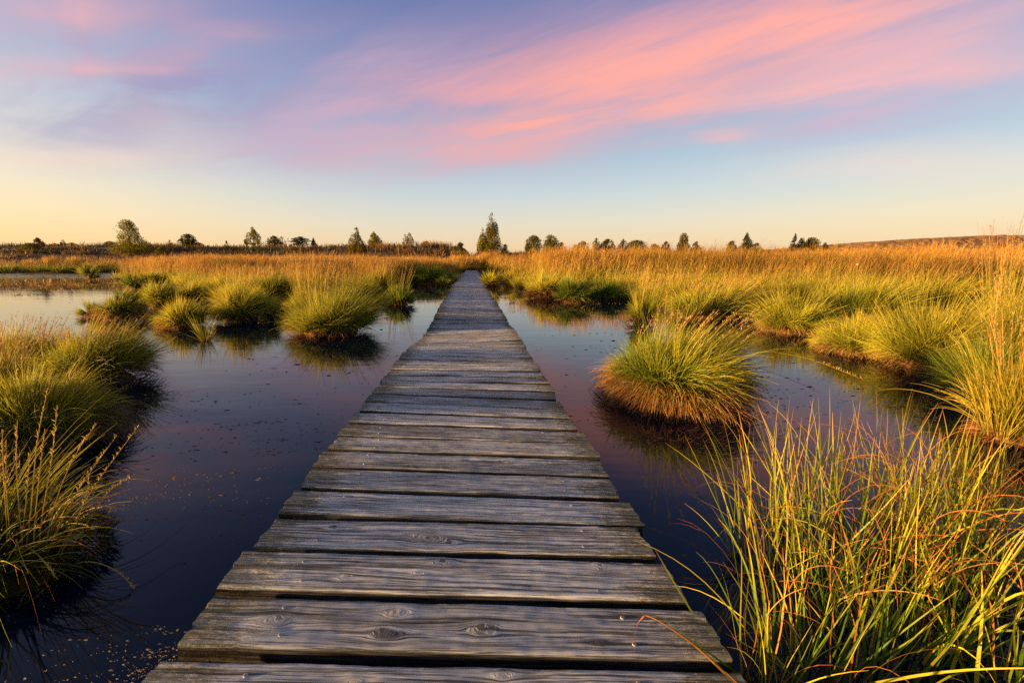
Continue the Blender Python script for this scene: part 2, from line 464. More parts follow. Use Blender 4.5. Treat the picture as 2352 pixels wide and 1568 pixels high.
    col = over(col, [wisp((-60, 20), (360, 10), 36, .95), wisp((-100, 162), (380, 155), 17, 1.05), wisp((330, 110), (620, 92), 22, .5), wisp((1850, 110), (2500, -20), 60, .8), wisp((1500, 245), (2290, 140), 20, .85), wisp((1620, 312), (1760, 300), 12, .7)], (240, 168, 168))
    col = over(col, [wisp((1080, 235), (1900, 60), 66, 1.35, .68), wisp((960, 325), (1430, 262), 20, .75), wisp((1700, 60), (2100, 15), 30, .8)], (255, 160, 144))
    col = over(col, [wisp((-150, 352), (380, 354), 20, .6, .4), wisp((1780, 390), (2500, 380), 26, .6, .4), wisp((200, 250), (520, 300), 30, .35)], (240, 206, 190))
    # the sun's own sky from the sky model, added underneath
    sk = nt.new('ShaderNodeTexSky', sky_type='NISHITA')
    sk.sun_disc = False
    sk.sun_elevation = SUN_EL
    sk.sun_rotation = math.atan2(SUN_DIR.x, SUN_DIR.y)
    sk.air_density = 1.3; sk.dust_density = 1.5; sk.ozone_density = 2.0
    b1 = nt.new('ShaderNodeBackground'); nt.put(b1.inputs[0], sk.outputs[0]); b1.inputs[1].default_value = SKY_N
    b2 = nt.new('ShaderNodeBackground'); nt.put(b2.inputs[0], col); b2.inputs[1].default_value = SKY_C
    ad = nt.new('ShaderNodeAddShader')
    nt.l.new(b1.outputs[0], ad.inputs[0]); nt.l.new(b2.outputs[0], ad.inputs[1])
    nt.l.new(ad.outputs[0], out.inputs[0])

SKY_N, SKY_C = 0.025, 0.275
build_world()

sun = bpy.data.lights.new('sun', 'SUN')
sun.energy = 5.0; sun.angle = math.radians(0.6); sun.color = (1.0, 0.60, 0.24)
so = bpy.data.objects.new('sun', sun); COL.objects.link(so)
so.rotation_euler = (-SUN_DIR).to_track_quat('-Z', 'Y').to_euler()
so.location = (-60, -8, 30)

cam = bpy.data.cameras.new('camera')
cam.sensor_width = 36.0; cam.lens = 36.0 * F0 / 2352.0
cam.shift_x = (1176 - PX) / 2352.0
cam.clip_start = 0.05; cam.clip_end = 20000
co = bpy.data.objects.new('camera', cam); COL.objects.link(co)
co.location = (0, 0, CAMZ); co.rotation_euler = (math.radians(90) - PITCH, 0, 0)
SC.camera = co
SC.view_settings.view_transform = 'Standard'; SC.view_settings.look = 'None'
SC.view_settings.gamma = 1.0; SC.view_settings.exposure = 1.75
SC.render.engine = 'CYCLES'
SC.cycles.use_denoising = False
SC.cycles.max_bounces = 6; SC.cycles.diffuse_bounces = 3; SC.cycles.glossy_bounces = 3; SC.cycles.transmission_bounces = 4
SC.cycles.caustics_reflective = False; SC.cycles.caustics_refractive = False
SC.render.filter_size = 1.2 if hasattr(SC.render, 'filter_size') else 1.5

# ------------------------------------------------------------------ land and water
LEFT_SHORE = [(1048, 647), (952, 651), (872, 664), (846, 700), (720, 705), (650, 690), (520, 700), (470, 680), (432, 660), (380, 652), (310, 646), (250, 640), (330, 632), (300, 626), (0, 627), (-900, 629)]
RIGHT_SHORE = [(1103, 640), (1130, 650), (1160, 655), (1230, 678), (1330, 690), (1440, 686), (1520, 722), (1620, 735), (1720, 730), (1760, 755), (1850, 770), (1900, 798), (1980, 812), (2060, 838), (2150, 868), (2215, 900), (2250, 990), (2352, 1040), (2900, 1100)]
L_POLY = np.array([ground(*p) for p in LEFT_SHORE] + [(-3000, 55), (-3000, 6000), (0, 6000), (-0.75, 60.0)])
R_POLY = np.array([ground(*p) for p in RIGHT_SHORE] + [(40, 1.6), (3000, 1.6), (3000, 6000), (0, 6000), (0.7, 60.0)])

def poly_sd(P, x, y):
    """signed distance to polygon, positive inside"""
    x = np.asarray(x, float); y = np.asarray(y, float)
    d = np.full(x.shape, 1e9); ins = np.zeros(x.shape, bool)
    n = len(P)
    for i in range(n):
        a, b = P[i], P[(i + 1) % n]
        e = b - a
        t = np.clip(((x - a[0]) * e[0] + (y - a[1]) * e[1]) / (e @ e + 1e-12), 0, 1)
        d = np.minimum(d, np.hypot(x - a[0] - e[0] * t, y - a[1] - e[1] * t))
        c = ((a[1] > y) != (b[1] > y)) & (x < (b[0] - a[0]) * (y - a[1]) / (b[1] - a[1] + 1e-12) + a[0])
        ins ^= c
    return np.where(ins, d, -d)

def land_sd(x, y):
    return np.maximum(poly_sd(L_POLY, x, y), poly_sd(R_POLY, x, y))

def ridge(x, y):
    y0 = 47 + 3 * (fbm(x * 0.05 + 3, y * 0 + 1.0, 3) - 0.5) * 2
    k = sstep(-2, 3, x)
    a = sstep(y0, y0 + 15, y) * (2.55 + 1.1 * (fbm(x * 0.04, y * 0.03, 3) - 0.5))
    b = sstep(38, 72, y) * 1.75
    return a * (1 - k) + b * k

def land_z(x, y, sd=None):
    if sd is None: sd = land_sd(x, y)
    nz = fbm(x * 0.9, y * 0.9, 3) - 0.5
    up = 0.05 + 0.12 * sstep(0.1, 4.0, sd) + nz * 0.16
    return np.where(sd > 0, np.minimum(1, sd / 0.25) * up, np.maximum(-0.6, sd * 1.1)) + ridge(x, y)

def build_ground():
    v = np.linspace(-1, 1, 340); xs = np.sinh(v * 7.2) / math.sinh(7.2) * 3500
    u = np.linspace(0, 1, 340); ys = -14 + (np.exp(u * 6.6) - 1) / (math.exp(6.6) - 1) * 5000
    X, Y = np.meshgrid(xs, ys)
    Z = land_z(X, Y)
    n, m = X.shape
    idx = np.arange(n * m).reshape(n, m)
    Q = np.stack([idx[:-1, :-1], idx[:-1, 1:], idx[1:, 1:], idx[1:, :-1]], -1).reshape(-1, 4)
    o = make_obj('ground', np.stack([X, Y, Z], -1), Q, M['ground'], smooth=True)
    tag(o, 'dark peaty moor ground rising to a low heath bank', 'ground', kind='structure')
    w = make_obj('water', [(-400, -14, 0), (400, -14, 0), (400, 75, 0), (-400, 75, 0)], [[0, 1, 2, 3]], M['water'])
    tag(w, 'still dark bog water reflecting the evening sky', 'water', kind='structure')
    # wooded hill on the horizon
    d0 = 900.0
    xs = np.linspace(across(1860, 560, d0), across(2352, 545, d0) * 2.2, 260)
    ds = np.linspace(0, 500, 40)
    X, D = np.meshgrid(xs, ds)
    px = PX + F0 * X / d0 * 0.98
    crest = np.interp(px, [1840, 1900, 2000, 2130, 2250, 2330, 2420, 2700, 3300, 4200], [0, 3, 12, 21, 29, 32, 30, 40, 36, 10]) / F0 * d0 * 1.0
    Z = (CAMZ + 27 / F0 * d0 + crest) * sstep(-20, 220, D) * sstep(520, 330, D) + (rng.random(X.shape) * 3.0 + 1 * fbm(X * .02, D * .03, 3)) * (crest > 1)
    Z[0] = -3
    n, m = X.shape; idx = np.arange(n * m).reshape(n, m)
    Q = np.stack([idx[:-1, :-1], idx[:-1, 1:], idx[1:, 1:], idx[1:, :-1]], -1).reshape(-1, 4)
    h = make_obj('hill', np.stack([X, D + d0 - 150, Z], -1), Q, M['hill'])
    tag(h, 'long wooded hill rising far behind the tall grass', 'hill', kind='structure')

build_ground()
# ------------------------------------------------------------------ boardwalk
PITCH_P, PLANK_W, PLANK_T = 0.18, 0.153, 0.044
DECK_Z = 0.125
def deck_z(y):
    return DECK_Z - 0.05 * math.exp(-((y - 6.2) / 1.5) ** 2) - 0.02 * math.exp(-((y - 12) / 2.0) ** 2) + 0.004 * math.sin(y * 1.7)
def deck_roll(y):
    return math.radians(1.9 - 5.2 * math.exp(-((y - 5.5) / 0.8) ** 2) + 2.2 * math.exp(-((y - 8.2) / 1.2) ** 2) - 2.2 * math.exp(-((y - 12.6) / 1.2) ** 2) - 0.9 * math.exp(-((y - 3.6) / 0.5) ** 2))
def deck_x(y):
    return -0.04 + 0.03 * math.exp(-((y - 7.5) / 2) ** 2) - 0.06 * math.exp(-((y - 16) / 3) ** 2) + 0.1 * sstep(20, 50, y)
def deck_half(y):
    return 0.612 - 0.03 * float(sstep(3, 7, y))

def plank_mesh(hx, ny, nx, knots, seed, ragged=1.0):
    """closed plank around x; attributes steer the wood material"""
    w = PLANK_W / 2; T = PLANK_T
    b = 0.006
    top = np.linspace(-w + b, w - b, ny)
    prof = [(-w + 0.002, -T, 1), (-w, -T * 0.5, 1), (-w, -b, 1), (-w + b * 0.35, -b * 0.35, .5)] + [(t, 0, 0) for t in top] + [(w - b * 0.35, -b * 0.35, .5), (w, -b, 1), (w, -T * 0.5, 1), (w - 0.002, -T, 1)]
    prof = np.array(prof); m = len(prof)
    xs = np.linspace(-hx, hx, nx)
    X = np.repeat(xs[:, None], m, 1); Yl = np.repeat(prof[None, :, 0], nx, 0); Z = np.repeat(prof[None, :, 1], nx, 0)
    s = seed * 91.7
    istop = (prof[:, 2] < 0.6)[None]
    Z = Z + istop * ((fbm(X * 5 + s, Yl * 30 + s, 4) - 0.5) * 0.006 + (fbm(X * 25 + s, Yl * 90, 3) - 0.5) * 0.0025)
    Yw = Yl + (prof[None, :, 2] > 0) * np.sign(Yl) * (fbm(X * 8 + s, Yl * 5 + Z * 40, 4) - 0.6) * 0.009 * ragged
    Xw = X.copy()
    rag = (fbm(Yl * 60 + s, Z * 60 + 3, 3) - 0.5) * 0.016 * ragged + (fbm(Yl * 11 + s, Z * 3, 2) - 0.5) * 0.018 * ragged
    Xw[0] -= rag[0]; Xw[-1] += rag[-1]
    psi = Yl.copy(); kn = np.full(X.shape, 3.0)
    for (kx, ky, R) in knots:
        ddx, ddy = (X - kx) * 0.5 + (fbm(X * 30 + s, Yl * 40, 2) - .5) * R * 1.1, Yl - ky + (fbm(X * 30, Yl * 40 + s, 2) - .5) * R * 1.1
        r = np.hypot(ddx, ddy) + 1e-6
        psi = psi - R * R * ddy / np.maximum(r, R) ** 2 * 1.0
        kn = np.minimum(kn, r / R)
        Z = Z + istop * 0.0014 * np.exp(-(r / R / 1.3) ** 2)
    psi = psi + 0.008 * (fbm(X * 1.3 + s, Yl * 3 + s, 2) - 0.5) + (prof[None, :, 2] >= 1) * Z * 1.0 + s * 0.37
    e = np.abs(X) / hx
    ends = sstep(0.5, 1.05, e + 0.18 * (fbm(X * 9 + s, Yl * 14 + s, 3) - .5))
    V = np.stack([Xw, Yw, Z], -1).reshape(-1, 3)
    idx = np.arange(nx * m).reshape(nx, m)
    nxt = np.roll(idx, -1, 1)
    Q = np.stack([idx[:-1], idx[1:], nxt[1:], nxt[:-1]], -1).reshape(-1, 4)
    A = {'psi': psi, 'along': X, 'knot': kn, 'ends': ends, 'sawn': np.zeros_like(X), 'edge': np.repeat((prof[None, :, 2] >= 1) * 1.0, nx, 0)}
    A = {k: list(v.ravel()) for k, v in A.items()}
    V = list(map(tuple, V)); tris = []
    for row, sg in ((0, -1), (nx - 1, 1)):          # sawn end faces with their own vertices
        base = len(V)
        for j in range(m):
            V.append((Xw[row, j] + sg * 0.0004, Yw[row, j], Z[row, j]))
        V.append((sg * hx + sg * 0.003, 0, -T * 0.5))
        for j in range(m):
            a, c = base + j, base + (j + 1) % m
            tris.append((base + m, c, a) if sg > 0 else (base + m, a, c))
        for k in A:
            A[k] += [1.0] * (m + 1) if k == 'sawn' else ([3.0] * (m + 1) if k == 'knot' else ([0.5] * (m + 1) if k == 'ends' else ([0.0] * (m + 1) if k == 'edge' else list(np.linspace(0, 0.3, m + 1)))))
    A['seed'] = [seed] * len(V)
    return np.array(V), Q, np.array(tris), A

def screw_mesh():
    V, Q, T_, mi = [], [], [], []
    rings = [(0.0052, -0.002), (0.0052, 0.0003), (0.0044, 0.0006), (0.0004, 0.0006)]
    n = 14
    for r, z in rings:
        for k in range(n): V.append((r * math.cos(k / n * 6.2832), r * math.sin(k / n * 6.2832), z))
    for i in range(3):
        for k in range(n):
            Q.append([i * n + k, i * n + (k + 1) % n, (i + 1) * n + (k + 1) % n, (i + 1) * n + k]); mi.append(0)
    for a in (0.5, 0.5 + math.pi / 2):
        b = len(V); c, s = math.cos(a), math.sin(a)
        for (x, y) in ((-.0034, -.0007), (.0034, -.0007), (.0034, .0007), (-.0034, .0007)):
            V.append((x * c - y * s, x * s + y * c, 0.0008 + a * 0.00005))
        Q.append([b, b + 1, b + 2, b + 3]); mi.append(1)  # flat dark cross on the head, painting in the slot's shade
    return V, Q, mi

def build_boardwalk():
    bw = thing('boardwalk', 'weathered grey plank boardwalk running straight across the bog to the horizon', 'boardwalk')
    y_first = 1.04 - PITCH_P / 2            # centre of the second plank in view
    n_ind = 100
    scr = None
    farV, farQ, farT, farA, off = [], [], [], {}, 0
    for k in range(-5, 232):
        y = y_first + k * PITCH_P + (rng.random() - .5) * 0.006
        seed = float(rng.random())
        hx = deck_half(y) + (rng.random() - .5) * 0.022
        near = k < 14
        nk = rng.integers(0, 4)
        knots = [(U(-hx, hx, 1)[0], U(-.065, .065, 1)[0], U(.006, .016, 1)[0]) for _ in range(nk)]
        if k == 0: knots = [(-.15, .036, .017), (-.16, -.028, .016), (-.43, .002, .016), (.06, -.012, .015), (.33, -.04, .008)]
        if k == 2: knots = [(-.09, -.01, .022), (-.02, -.03, .012), (-.40, .03, .01)]
        if k == 1: knots = [(-.03, .05, .014), (.42, .055, .012), (-.3, -.02, .009), (-.1, .0, .009)]
        ny, nx = (16, 150) if k < 8 else ((9, 70) if k < 24 else ((4, 24) if k < n_ind - 5 else (2, 5)))
        V, Q, T_, A = plank_mesh(hx, ny, nx, knots, seed, 1.0 if k < n_ind - 5 else 0.0)
        roll, yaw = deck_roll(y) + math.radians((rng.random() - .5) * 0.9), math.radians((rng.random() - .5) * 0.7)
        pit = math.radians((rng.random() - .5) * 1.8)
        loc = Vector((deck_x(y) + (rng.random() - .5) * 0.018, y, deck_z(y) + (rng.random() - .5) * 0.004))
        from mathutils import Euler
        rot = Euler((pit, roll, yaw))
        if k < n_ind - 5:
            o = make_obj('plank', V, Q, M['wood'], bw, attrs=A, smooth=True, tris=T_)
            o.location = loc; o.rotation_euler = rot
            try:
                o.data.set_sharp_from_angle(angle=math.radians(50))
            except Exception: pass
            if k < 9:
                for sx in (-0.42, 0.40):
                    for sy in (-0.042, 0.040):
                        if k > 4 and sy < 0 and sx > 0: continue
                        SV, SQ, mi = screw_mesh()
                        s = make_obj('screw', SV, SQ, [M['steel'], M['slot_shade']], o, smooth=False, matidx=mi)
                        s.location = (sx + (rng.random() - .5) * 0.03, sy + (rng.random() - .5) * 0.012, 0.0010)
                        s.rotation_euler = (0, 0, rng.random() * 3)
        else:
            R = np.array(rot.to_matrix())
            W = V @ R.T + np.array(loc)
            farV.append(W); farQ.append(Q + off); farT.append(T_ + off)
            for kk, vv in A.items(): farA.setdefault(kk, []).extend(vv)
            off += len(W)
    o = make_obj('plank_decking', np.concatenate(farV), np.concatenate(farQ), M['wood'], bw, attrs=farA, tris=np.concatenate(farT))
    o['kind'] = 'stuff'
    # bearers and posts below the planks
    ys = np.arange(-0.2, 42.6, 0.6)
    for sx in (-0.40, 0.40):
        V = []; Q = []
        for i, y in enumerate(ys):
            x = deck_x(y) + sx; z = deck_z(y) - PLANK_T - 0.006 - 0.012
            V += [(x - .035, y, z), (x + .035, y, z), (x + .035, y, z - .11), (x - .035, y, z - .11)]
            if i:
                b = (i - 1) * 4
                Q += [[b + j, b + (j + 1) % 4, b + 4 + (j + 1) % 4, b + 4 + j] for j in range(4)]
        Q += [[0, 1, 2, 3], [len(V) - 1, len(V) - 2, len(V) - 3, len(V) - 4]]
        make_obj('support_beam', V, Q, M['beam'], bw)
    for y in np.arange(0.6, 18, 2.4):
        for sx in (-0.487, 0.487):
            m = MB(); m.box((deck_x(y) + sx, y, deck_z(y) - .09 - .32), (.045, .045, .32)); m.build('support_post', M['beam'], bw)

build_boardwalk()

# ------------------------------------------------------------------ plants in the bog
def px_w(dist): return dist / 455.0      # metres covered by one picture pixel

def mound_obj(parent, R, H, mat, seed, name='root_mound', skew=(0, 0)):
    n, m = 20, 40
    a = np.linspace(0, 2 * math.pi, m, endpoint=False)
    ph = np.linspace(0, 1, n)
    A, P = np.meshgrid(a, ph)
    rad = R * (1 - P) ** 0.42
    z = -0.25 + (H + 0.25) * P ** 0.75
    nn = fbm(np.cos(A) * 2 + seed, np.sin(A) * 2 + P * 4 + seed, 4) - 0.5
    rad = rad * (1 + 0.5 * nn); z = z + 0.2 * H * nn
    V = np.stack([rad * np.cos(A) + skew[0] * P, rad * np.sin(A) + skew[1] * P, z], -1).reshape(-1, 3)
    idx = np.arange(n * m).reshape(n, m); nx = np.roll(idx, -1, 1)
    Q = np.stack([idx[:-1], nx[:-1], nx[1:], idx[1:]], -1).reshape(-1, 4)
    return make_obj(name, V, Q, mat, parent, smooth=True)

def seed_flakes(bl, P, k, frac, size, wid):
    """small scales up the top of each stem path P (n, s, 3)"""
    n, s, _ = P.shape
    f = 1 - frac * rng.random((n, k)) ** 0.8
    x = f * (s - 1); i = np.minimum(x.astype(int), s - 2); w = (x - i)[..., None]
    rows = np.arange(n)[:, None]
    R = (P[rows, i] * (1 - w) + P[rows, i + 1] * w).reshape(-1, 3)
    q = len(R)
    bl.add(*blades(R, U(0, 6.28, q), U(.1, .7, q), U(-.2, .5, q), size * U(.5, 1.2, q), wid * U(.6, 1.2, q), seg=2, r=rng.random(q)))

def fountain(bl, n, Rm, Hm, L, w, az0=None, spread=1.0, lean=(0, 0), seg=6, up=0.08, out=1.0, bend=(.15, 1.1), lmin=.55, locks=None):
    """leaves in locks that share a direction, a length and a tone, so the tuft looks combed by wind and rain"""
    K = locks or int(np.clip(n / 45, 6, 70))
    kr = np.sqrt(rng.random(K)); kp = rng.random(K) * 6.283
    if az0 is not None: kp = az0 + (rng.random(K) - .5) * spread
    kaz = rng.normal(0, .45, K); kth = rng.normal(0, .13, K); kL = U(.74, 1.14, K); kt = rng.random(K); kb = U(bend[0], bend[1], K)
    i = rng.integers(0, K, n); p0 = rng.random() * 6.283; el = U(.78, 1.22, 2)
    rho = np.clip(np.abs(kr[i] + rng.normal(0, .10, n)), 0, 1.05); phi = kp[i] + rng.normal(0, .22, n) / (.35 + rho)
    root = np.stack([Rm * rho * np.cos(phi) * el[0], Rm * rho * np.sin(phi) * el[1], Hm * (1 - 0.45 * rho ** 2) * (1 + .25 * rho * np.cos(phi - p0)) - 0.02], 1)
    az = phi + kaz[i] + rng.normal(0, .28, n)
    th0 = np.abs(up + out * rho ** 1.3 * U(.45, 1.0, n) + kth[i] + rng.normal(0, .09, n))
    bd = (kb[i] * U(.6, 1.3, n)) * (0.35 + 0.8 * rho)
    tone = np.clip(kt[i] * .75 + rng.normal(.12, .17, n), 0, 1)
    return bl.add(*blades(root, az, th0, bd, L * kL[i] * (1 + .2 * rho * np.cos(phi - p0)) * np.where(rng.random(n) < .07, U(1.1, 1.5, n), np.clip(rng.normal(.86, .17, n), lmin * .7, 1.2)), w * U(.7, 1.3, n), seg=seg, lean=lean, wig=.014, r=tone))

def tussock(label, cx, by, wpx, top, n=1800, mat='leaf', style='dome', mound=.34, stems=0, stop=None, lean=(.12, .02), skirt=300, name='grass_tussock', cat='grass tussock', group=None, dead='dead', mixmat=None, stemlean=None, up=.08, outw=1.0, drape=.33):
    x0, y0 = ground(cx, by)
    R = wpx / 2 / F0 * (y0 * 1.02 + .1)
    yc = y0 + R * 0.85
    R = (across(cx + wpx / 2, by, yc) - across(cx - wpx / 2, by, yc)) / 2
    xc = across(cx, by, yc)
    H = max(0.18, height_at(cx, top, yc))
    Hm = min(mound * H, .32)
    t = thing(name, label, cat, (xc, yc, 0), group)
    L = (H - Hm) * (1.06 if style == 'dome' else 1.02)
    Rm = float(np.clip(R - .38 * L, .58 * R, .82 * R)) if style == 'dome' else R * .45
    w = max(.0048, .48 * px_w(yc)); n = int(n * .66)
    seg = 7 if yc < 5 else 5
    mound_obj(t, Rm * 1.02, Hm * .95, M['thatch' if dead == 'dead' else 'peat'], xc * 3.3 + yc)
    b = BL()
    if style == 'dome':
        fountain(b, n, Rm * .85, Hm, L, w, lean=lean, seg=seg, up=up, out=outw)
        kd = int(n * drape); phi = rng.random(kd) * 6.283; q = Rm * U(.65, 1.0, kd)
        root = np.stack([q * np.cos(phi), q * np.sin(phi), Hm * U(.35, .95, kd)], 1)
        b.add(*blades(root, phi + rng.normal(0, .4, kd), U(.7, 1.5, kd), U(.6, 1.3, kd), (R - Rm * .8 + .05) * U(.6, 1.15, kd), w * U(.7, 1.2, kd), seg=seg, lean=(lean[0] * .5, lean[1] * .5)))
        fountain(b, n // 4, Rm * .6, Hm, L * 1.05, w, lean=lean, seg=seg, up=.03, out=.32, bend=(.05, .5))
    else:
        fountain(b, n, Rm, Hm, L, w, lean=lean, seg=seg, up=.02, out=.38, bend=(.05, .55))
        fountain(b, n // 3, Rm, Hm, L * .7, w, lean=lean, seg=seg, up=.1, out=.9)
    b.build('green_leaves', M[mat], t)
    if mixmat:
        b = BL(); fountain(b, n // 3, Rm * .9, Hm, L * .98, w, lean=lean, seg=seg, up=.05, out=.9)
        b.build('dry_leaves', M[mixmat], t)
    if skirt:
        b = BL()
        phi = rng.random(skirt) * 6.283; k = U(.75, 1.05, skirt)
        root = np.stack([Rm * k * np.cos(phi), Rm * k * np.sin(phi), Hm * U(.15, .8, skirt)], 1)
        b.add(*blades(root, phi + rng.normal(0, .3, skirt), U(1.1, 1.9, skirt), U(.7, 1.2, skirt), (Hm * .85 + .04) * U(.6, 1.25, skirt), w * 1.15 * U(.7, 1.2, skirt), seg=5))
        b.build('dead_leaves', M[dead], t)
    if stems:
        sl = stemlean or lean
        zt = height_at(cx, stop, yc)
        Ls = max(.2, zt - Hm * .8) * U(.72, 1.04, stems)
        rho = Rm * .8 * np.sqrt(rng.random(stems)); phi = rng.random(stems) * 6.283
        root = np.stack([rho * np.cos(phi), rho * np.sin(phi), np.full(stems, Hm * .7)], 1)
        b = BL()
        res = blades(root, phi + rng.normal(0, .6, stems), U(.0, .24, stems), U(.0, .38, stems), Ls, w * .75 * U(.7, 1.1, stems), seg=7, lean=sl, wprof=.3, tipw=.4)
        b.add(*res)
        b.build('stem_tuft', M['stem'], t)
        b = BL(); seed_flakes(b, res[4], 10 if yc > 6 else 16, .24, max(.016, .9 * px_w(yc)), max(.004, .35 * px_w(yc)))
        b.build('seed_foliage', M['seed'], t)
    return t, (xc, yc, R, Rm, Hm, H, w)

def smooth_path(pts, k=8):
    pts = np.asarray(pts, float); P = np.vstack([2 * pts[0] - pts[1], pts, 2 * pts[-1] - pts[-2]])
    out = []
    for i in range(1, len(P) - 2):
        for u in np.linspace(0, 1, k, endpoint=False):
            out.append(.5 * ((2 * P[i]) + (-P[i - 1] + P[i + 1]) * u + (2 * P[i - 1] - 5 * P[i] + 4 * P[i + 1] - P[i + 2]) * u * u + (-P[i - 1] + 3 * P[i] - 3 * P[i + 1] + P[i + 2]) * u ** 3))
    out.append(pts[-1])
    return np.array(out)

def hero_stem(parent, pts, rad, name, mat='stem', heads=0, frac=.3, size=.02, wid=.005):
    """one stalk along given world points, as a thin tapering tube, with its seed scales"""
    P = smooth_path(pts) - np.array(parent.location)
    n = len(P)
    m = MB(); m.tube(P, rad * np.linspace(1, .45, n), 5)
    V, Q = np.concatenate(m.V), np.concatenate(m.Q)
    t = np.repeat(np.linspace(0, 1, n), 5); r = np.full(len(V), .4 + .3 * rng.random())
    b = BL(); b.add(V, Q, t, r)
    if heads:
        seed_flakes(b, P[None], heads, frac, size, wid)
    return b.build(name, M[mat], parent)

def P3(x, y, dist):
    """point seen at (x, y) in the picture frame, dist metres ahead"""
    return (across(x, y, dist), dist, height_at(x, y, dist))

# --- left side
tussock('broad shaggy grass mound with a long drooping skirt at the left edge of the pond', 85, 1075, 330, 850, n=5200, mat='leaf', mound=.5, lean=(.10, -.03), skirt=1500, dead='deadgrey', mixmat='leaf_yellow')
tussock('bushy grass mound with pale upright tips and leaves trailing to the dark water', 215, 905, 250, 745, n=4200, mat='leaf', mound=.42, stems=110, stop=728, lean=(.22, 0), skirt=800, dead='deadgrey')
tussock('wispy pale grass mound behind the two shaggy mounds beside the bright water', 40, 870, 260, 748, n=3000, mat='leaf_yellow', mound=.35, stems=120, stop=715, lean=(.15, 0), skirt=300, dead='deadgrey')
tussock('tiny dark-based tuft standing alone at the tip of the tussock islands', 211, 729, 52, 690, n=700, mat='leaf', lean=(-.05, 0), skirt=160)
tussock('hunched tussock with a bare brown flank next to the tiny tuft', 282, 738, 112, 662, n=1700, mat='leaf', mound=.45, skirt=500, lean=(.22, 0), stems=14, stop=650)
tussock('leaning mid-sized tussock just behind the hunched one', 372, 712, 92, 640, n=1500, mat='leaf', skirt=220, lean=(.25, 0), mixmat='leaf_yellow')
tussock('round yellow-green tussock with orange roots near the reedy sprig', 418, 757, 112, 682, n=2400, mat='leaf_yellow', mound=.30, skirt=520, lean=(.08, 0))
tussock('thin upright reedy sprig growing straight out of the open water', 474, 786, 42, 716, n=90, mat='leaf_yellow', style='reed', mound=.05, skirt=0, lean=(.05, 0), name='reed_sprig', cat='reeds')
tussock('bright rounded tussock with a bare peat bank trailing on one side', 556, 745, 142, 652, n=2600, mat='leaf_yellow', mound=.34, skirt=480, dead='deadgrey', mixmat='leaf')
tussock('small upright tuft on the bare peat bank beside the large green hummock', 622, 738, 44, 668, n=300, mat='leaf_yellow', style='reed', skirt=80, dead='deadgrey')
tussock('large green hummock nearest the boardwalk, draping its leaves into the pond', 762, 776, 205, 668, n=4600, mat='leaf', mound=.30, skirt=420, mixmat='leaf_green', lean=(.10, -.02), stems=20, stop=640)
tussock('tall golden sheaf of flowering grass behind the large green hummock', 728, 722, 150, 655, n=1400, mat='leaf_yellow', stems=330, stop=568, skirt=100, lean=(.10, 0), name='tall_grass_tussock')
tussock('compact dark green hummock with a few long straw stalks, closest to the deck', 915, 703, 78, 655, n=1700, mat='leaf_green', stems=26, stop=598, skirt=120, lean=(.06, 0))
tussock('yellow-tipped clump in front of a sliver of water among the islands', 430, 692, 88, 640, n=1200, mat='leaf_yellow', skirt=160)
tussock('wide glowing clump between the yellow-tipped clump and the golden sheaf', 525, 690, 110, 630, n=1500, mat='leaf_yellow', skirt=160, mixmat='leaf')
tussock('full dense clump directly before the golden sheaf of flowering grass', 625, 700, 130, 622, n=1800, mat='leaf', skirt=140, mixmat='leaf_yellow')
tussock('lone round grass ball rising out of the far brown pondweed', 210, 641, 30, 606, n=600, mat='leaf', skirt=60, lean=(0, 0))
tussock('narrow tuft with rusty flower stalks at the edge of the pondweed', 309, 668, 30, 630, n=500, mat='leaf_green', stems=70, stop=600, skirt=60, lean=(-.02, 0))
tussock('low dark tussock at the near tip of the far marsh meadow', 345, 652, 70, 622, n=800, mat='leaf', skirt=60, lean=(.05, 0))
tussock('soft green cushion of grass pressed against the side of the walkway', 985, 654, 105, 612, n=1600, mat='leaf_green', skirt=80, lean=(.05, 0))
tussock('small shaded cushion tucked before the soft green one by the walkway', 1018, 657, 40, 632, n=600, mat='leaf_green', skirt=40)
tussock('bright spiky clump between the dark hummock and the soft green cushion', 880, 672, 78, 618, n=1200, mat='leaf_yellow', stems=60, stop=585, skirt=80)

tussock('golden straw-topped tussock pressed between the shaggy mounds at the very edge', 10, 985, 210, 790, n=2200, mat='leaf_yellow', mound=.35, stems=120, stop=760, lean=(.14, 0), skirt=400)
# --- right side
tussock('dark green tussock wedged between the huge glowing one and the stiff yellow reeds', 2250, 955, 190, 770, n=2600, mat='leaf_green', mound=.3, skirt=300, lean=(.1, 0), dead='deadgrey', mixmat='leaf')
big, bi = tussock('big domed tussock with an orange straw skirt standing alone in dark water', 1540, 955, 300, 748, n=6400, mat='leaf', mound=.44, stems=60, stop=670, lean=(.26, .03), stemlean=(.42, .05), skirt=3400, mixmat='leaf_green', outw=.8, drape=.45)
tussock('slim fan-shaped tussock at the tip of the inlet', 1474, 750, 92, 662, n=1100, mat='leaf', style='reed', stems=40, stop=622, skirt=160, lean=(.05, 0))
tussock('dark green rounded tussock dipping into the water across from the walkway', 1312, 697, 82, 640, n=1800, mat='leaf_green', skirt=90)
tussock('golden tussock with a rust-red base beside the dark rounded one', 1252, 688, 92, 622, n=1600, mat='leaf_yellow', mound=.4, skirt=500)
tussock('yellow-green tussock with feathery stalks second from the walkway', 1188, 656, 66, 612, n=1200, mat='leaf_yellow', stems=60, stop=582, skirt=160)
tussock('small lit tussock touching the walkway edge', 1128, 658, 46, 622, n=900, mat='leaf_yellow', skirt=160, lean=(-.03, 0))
tussock('dull grey-green tussock with pale dead roots between dark round and fan-shaped ones', 1392, 694, 96, 646, n=1500, mat='leaf_green', skirt=260, dead='deadgrey')
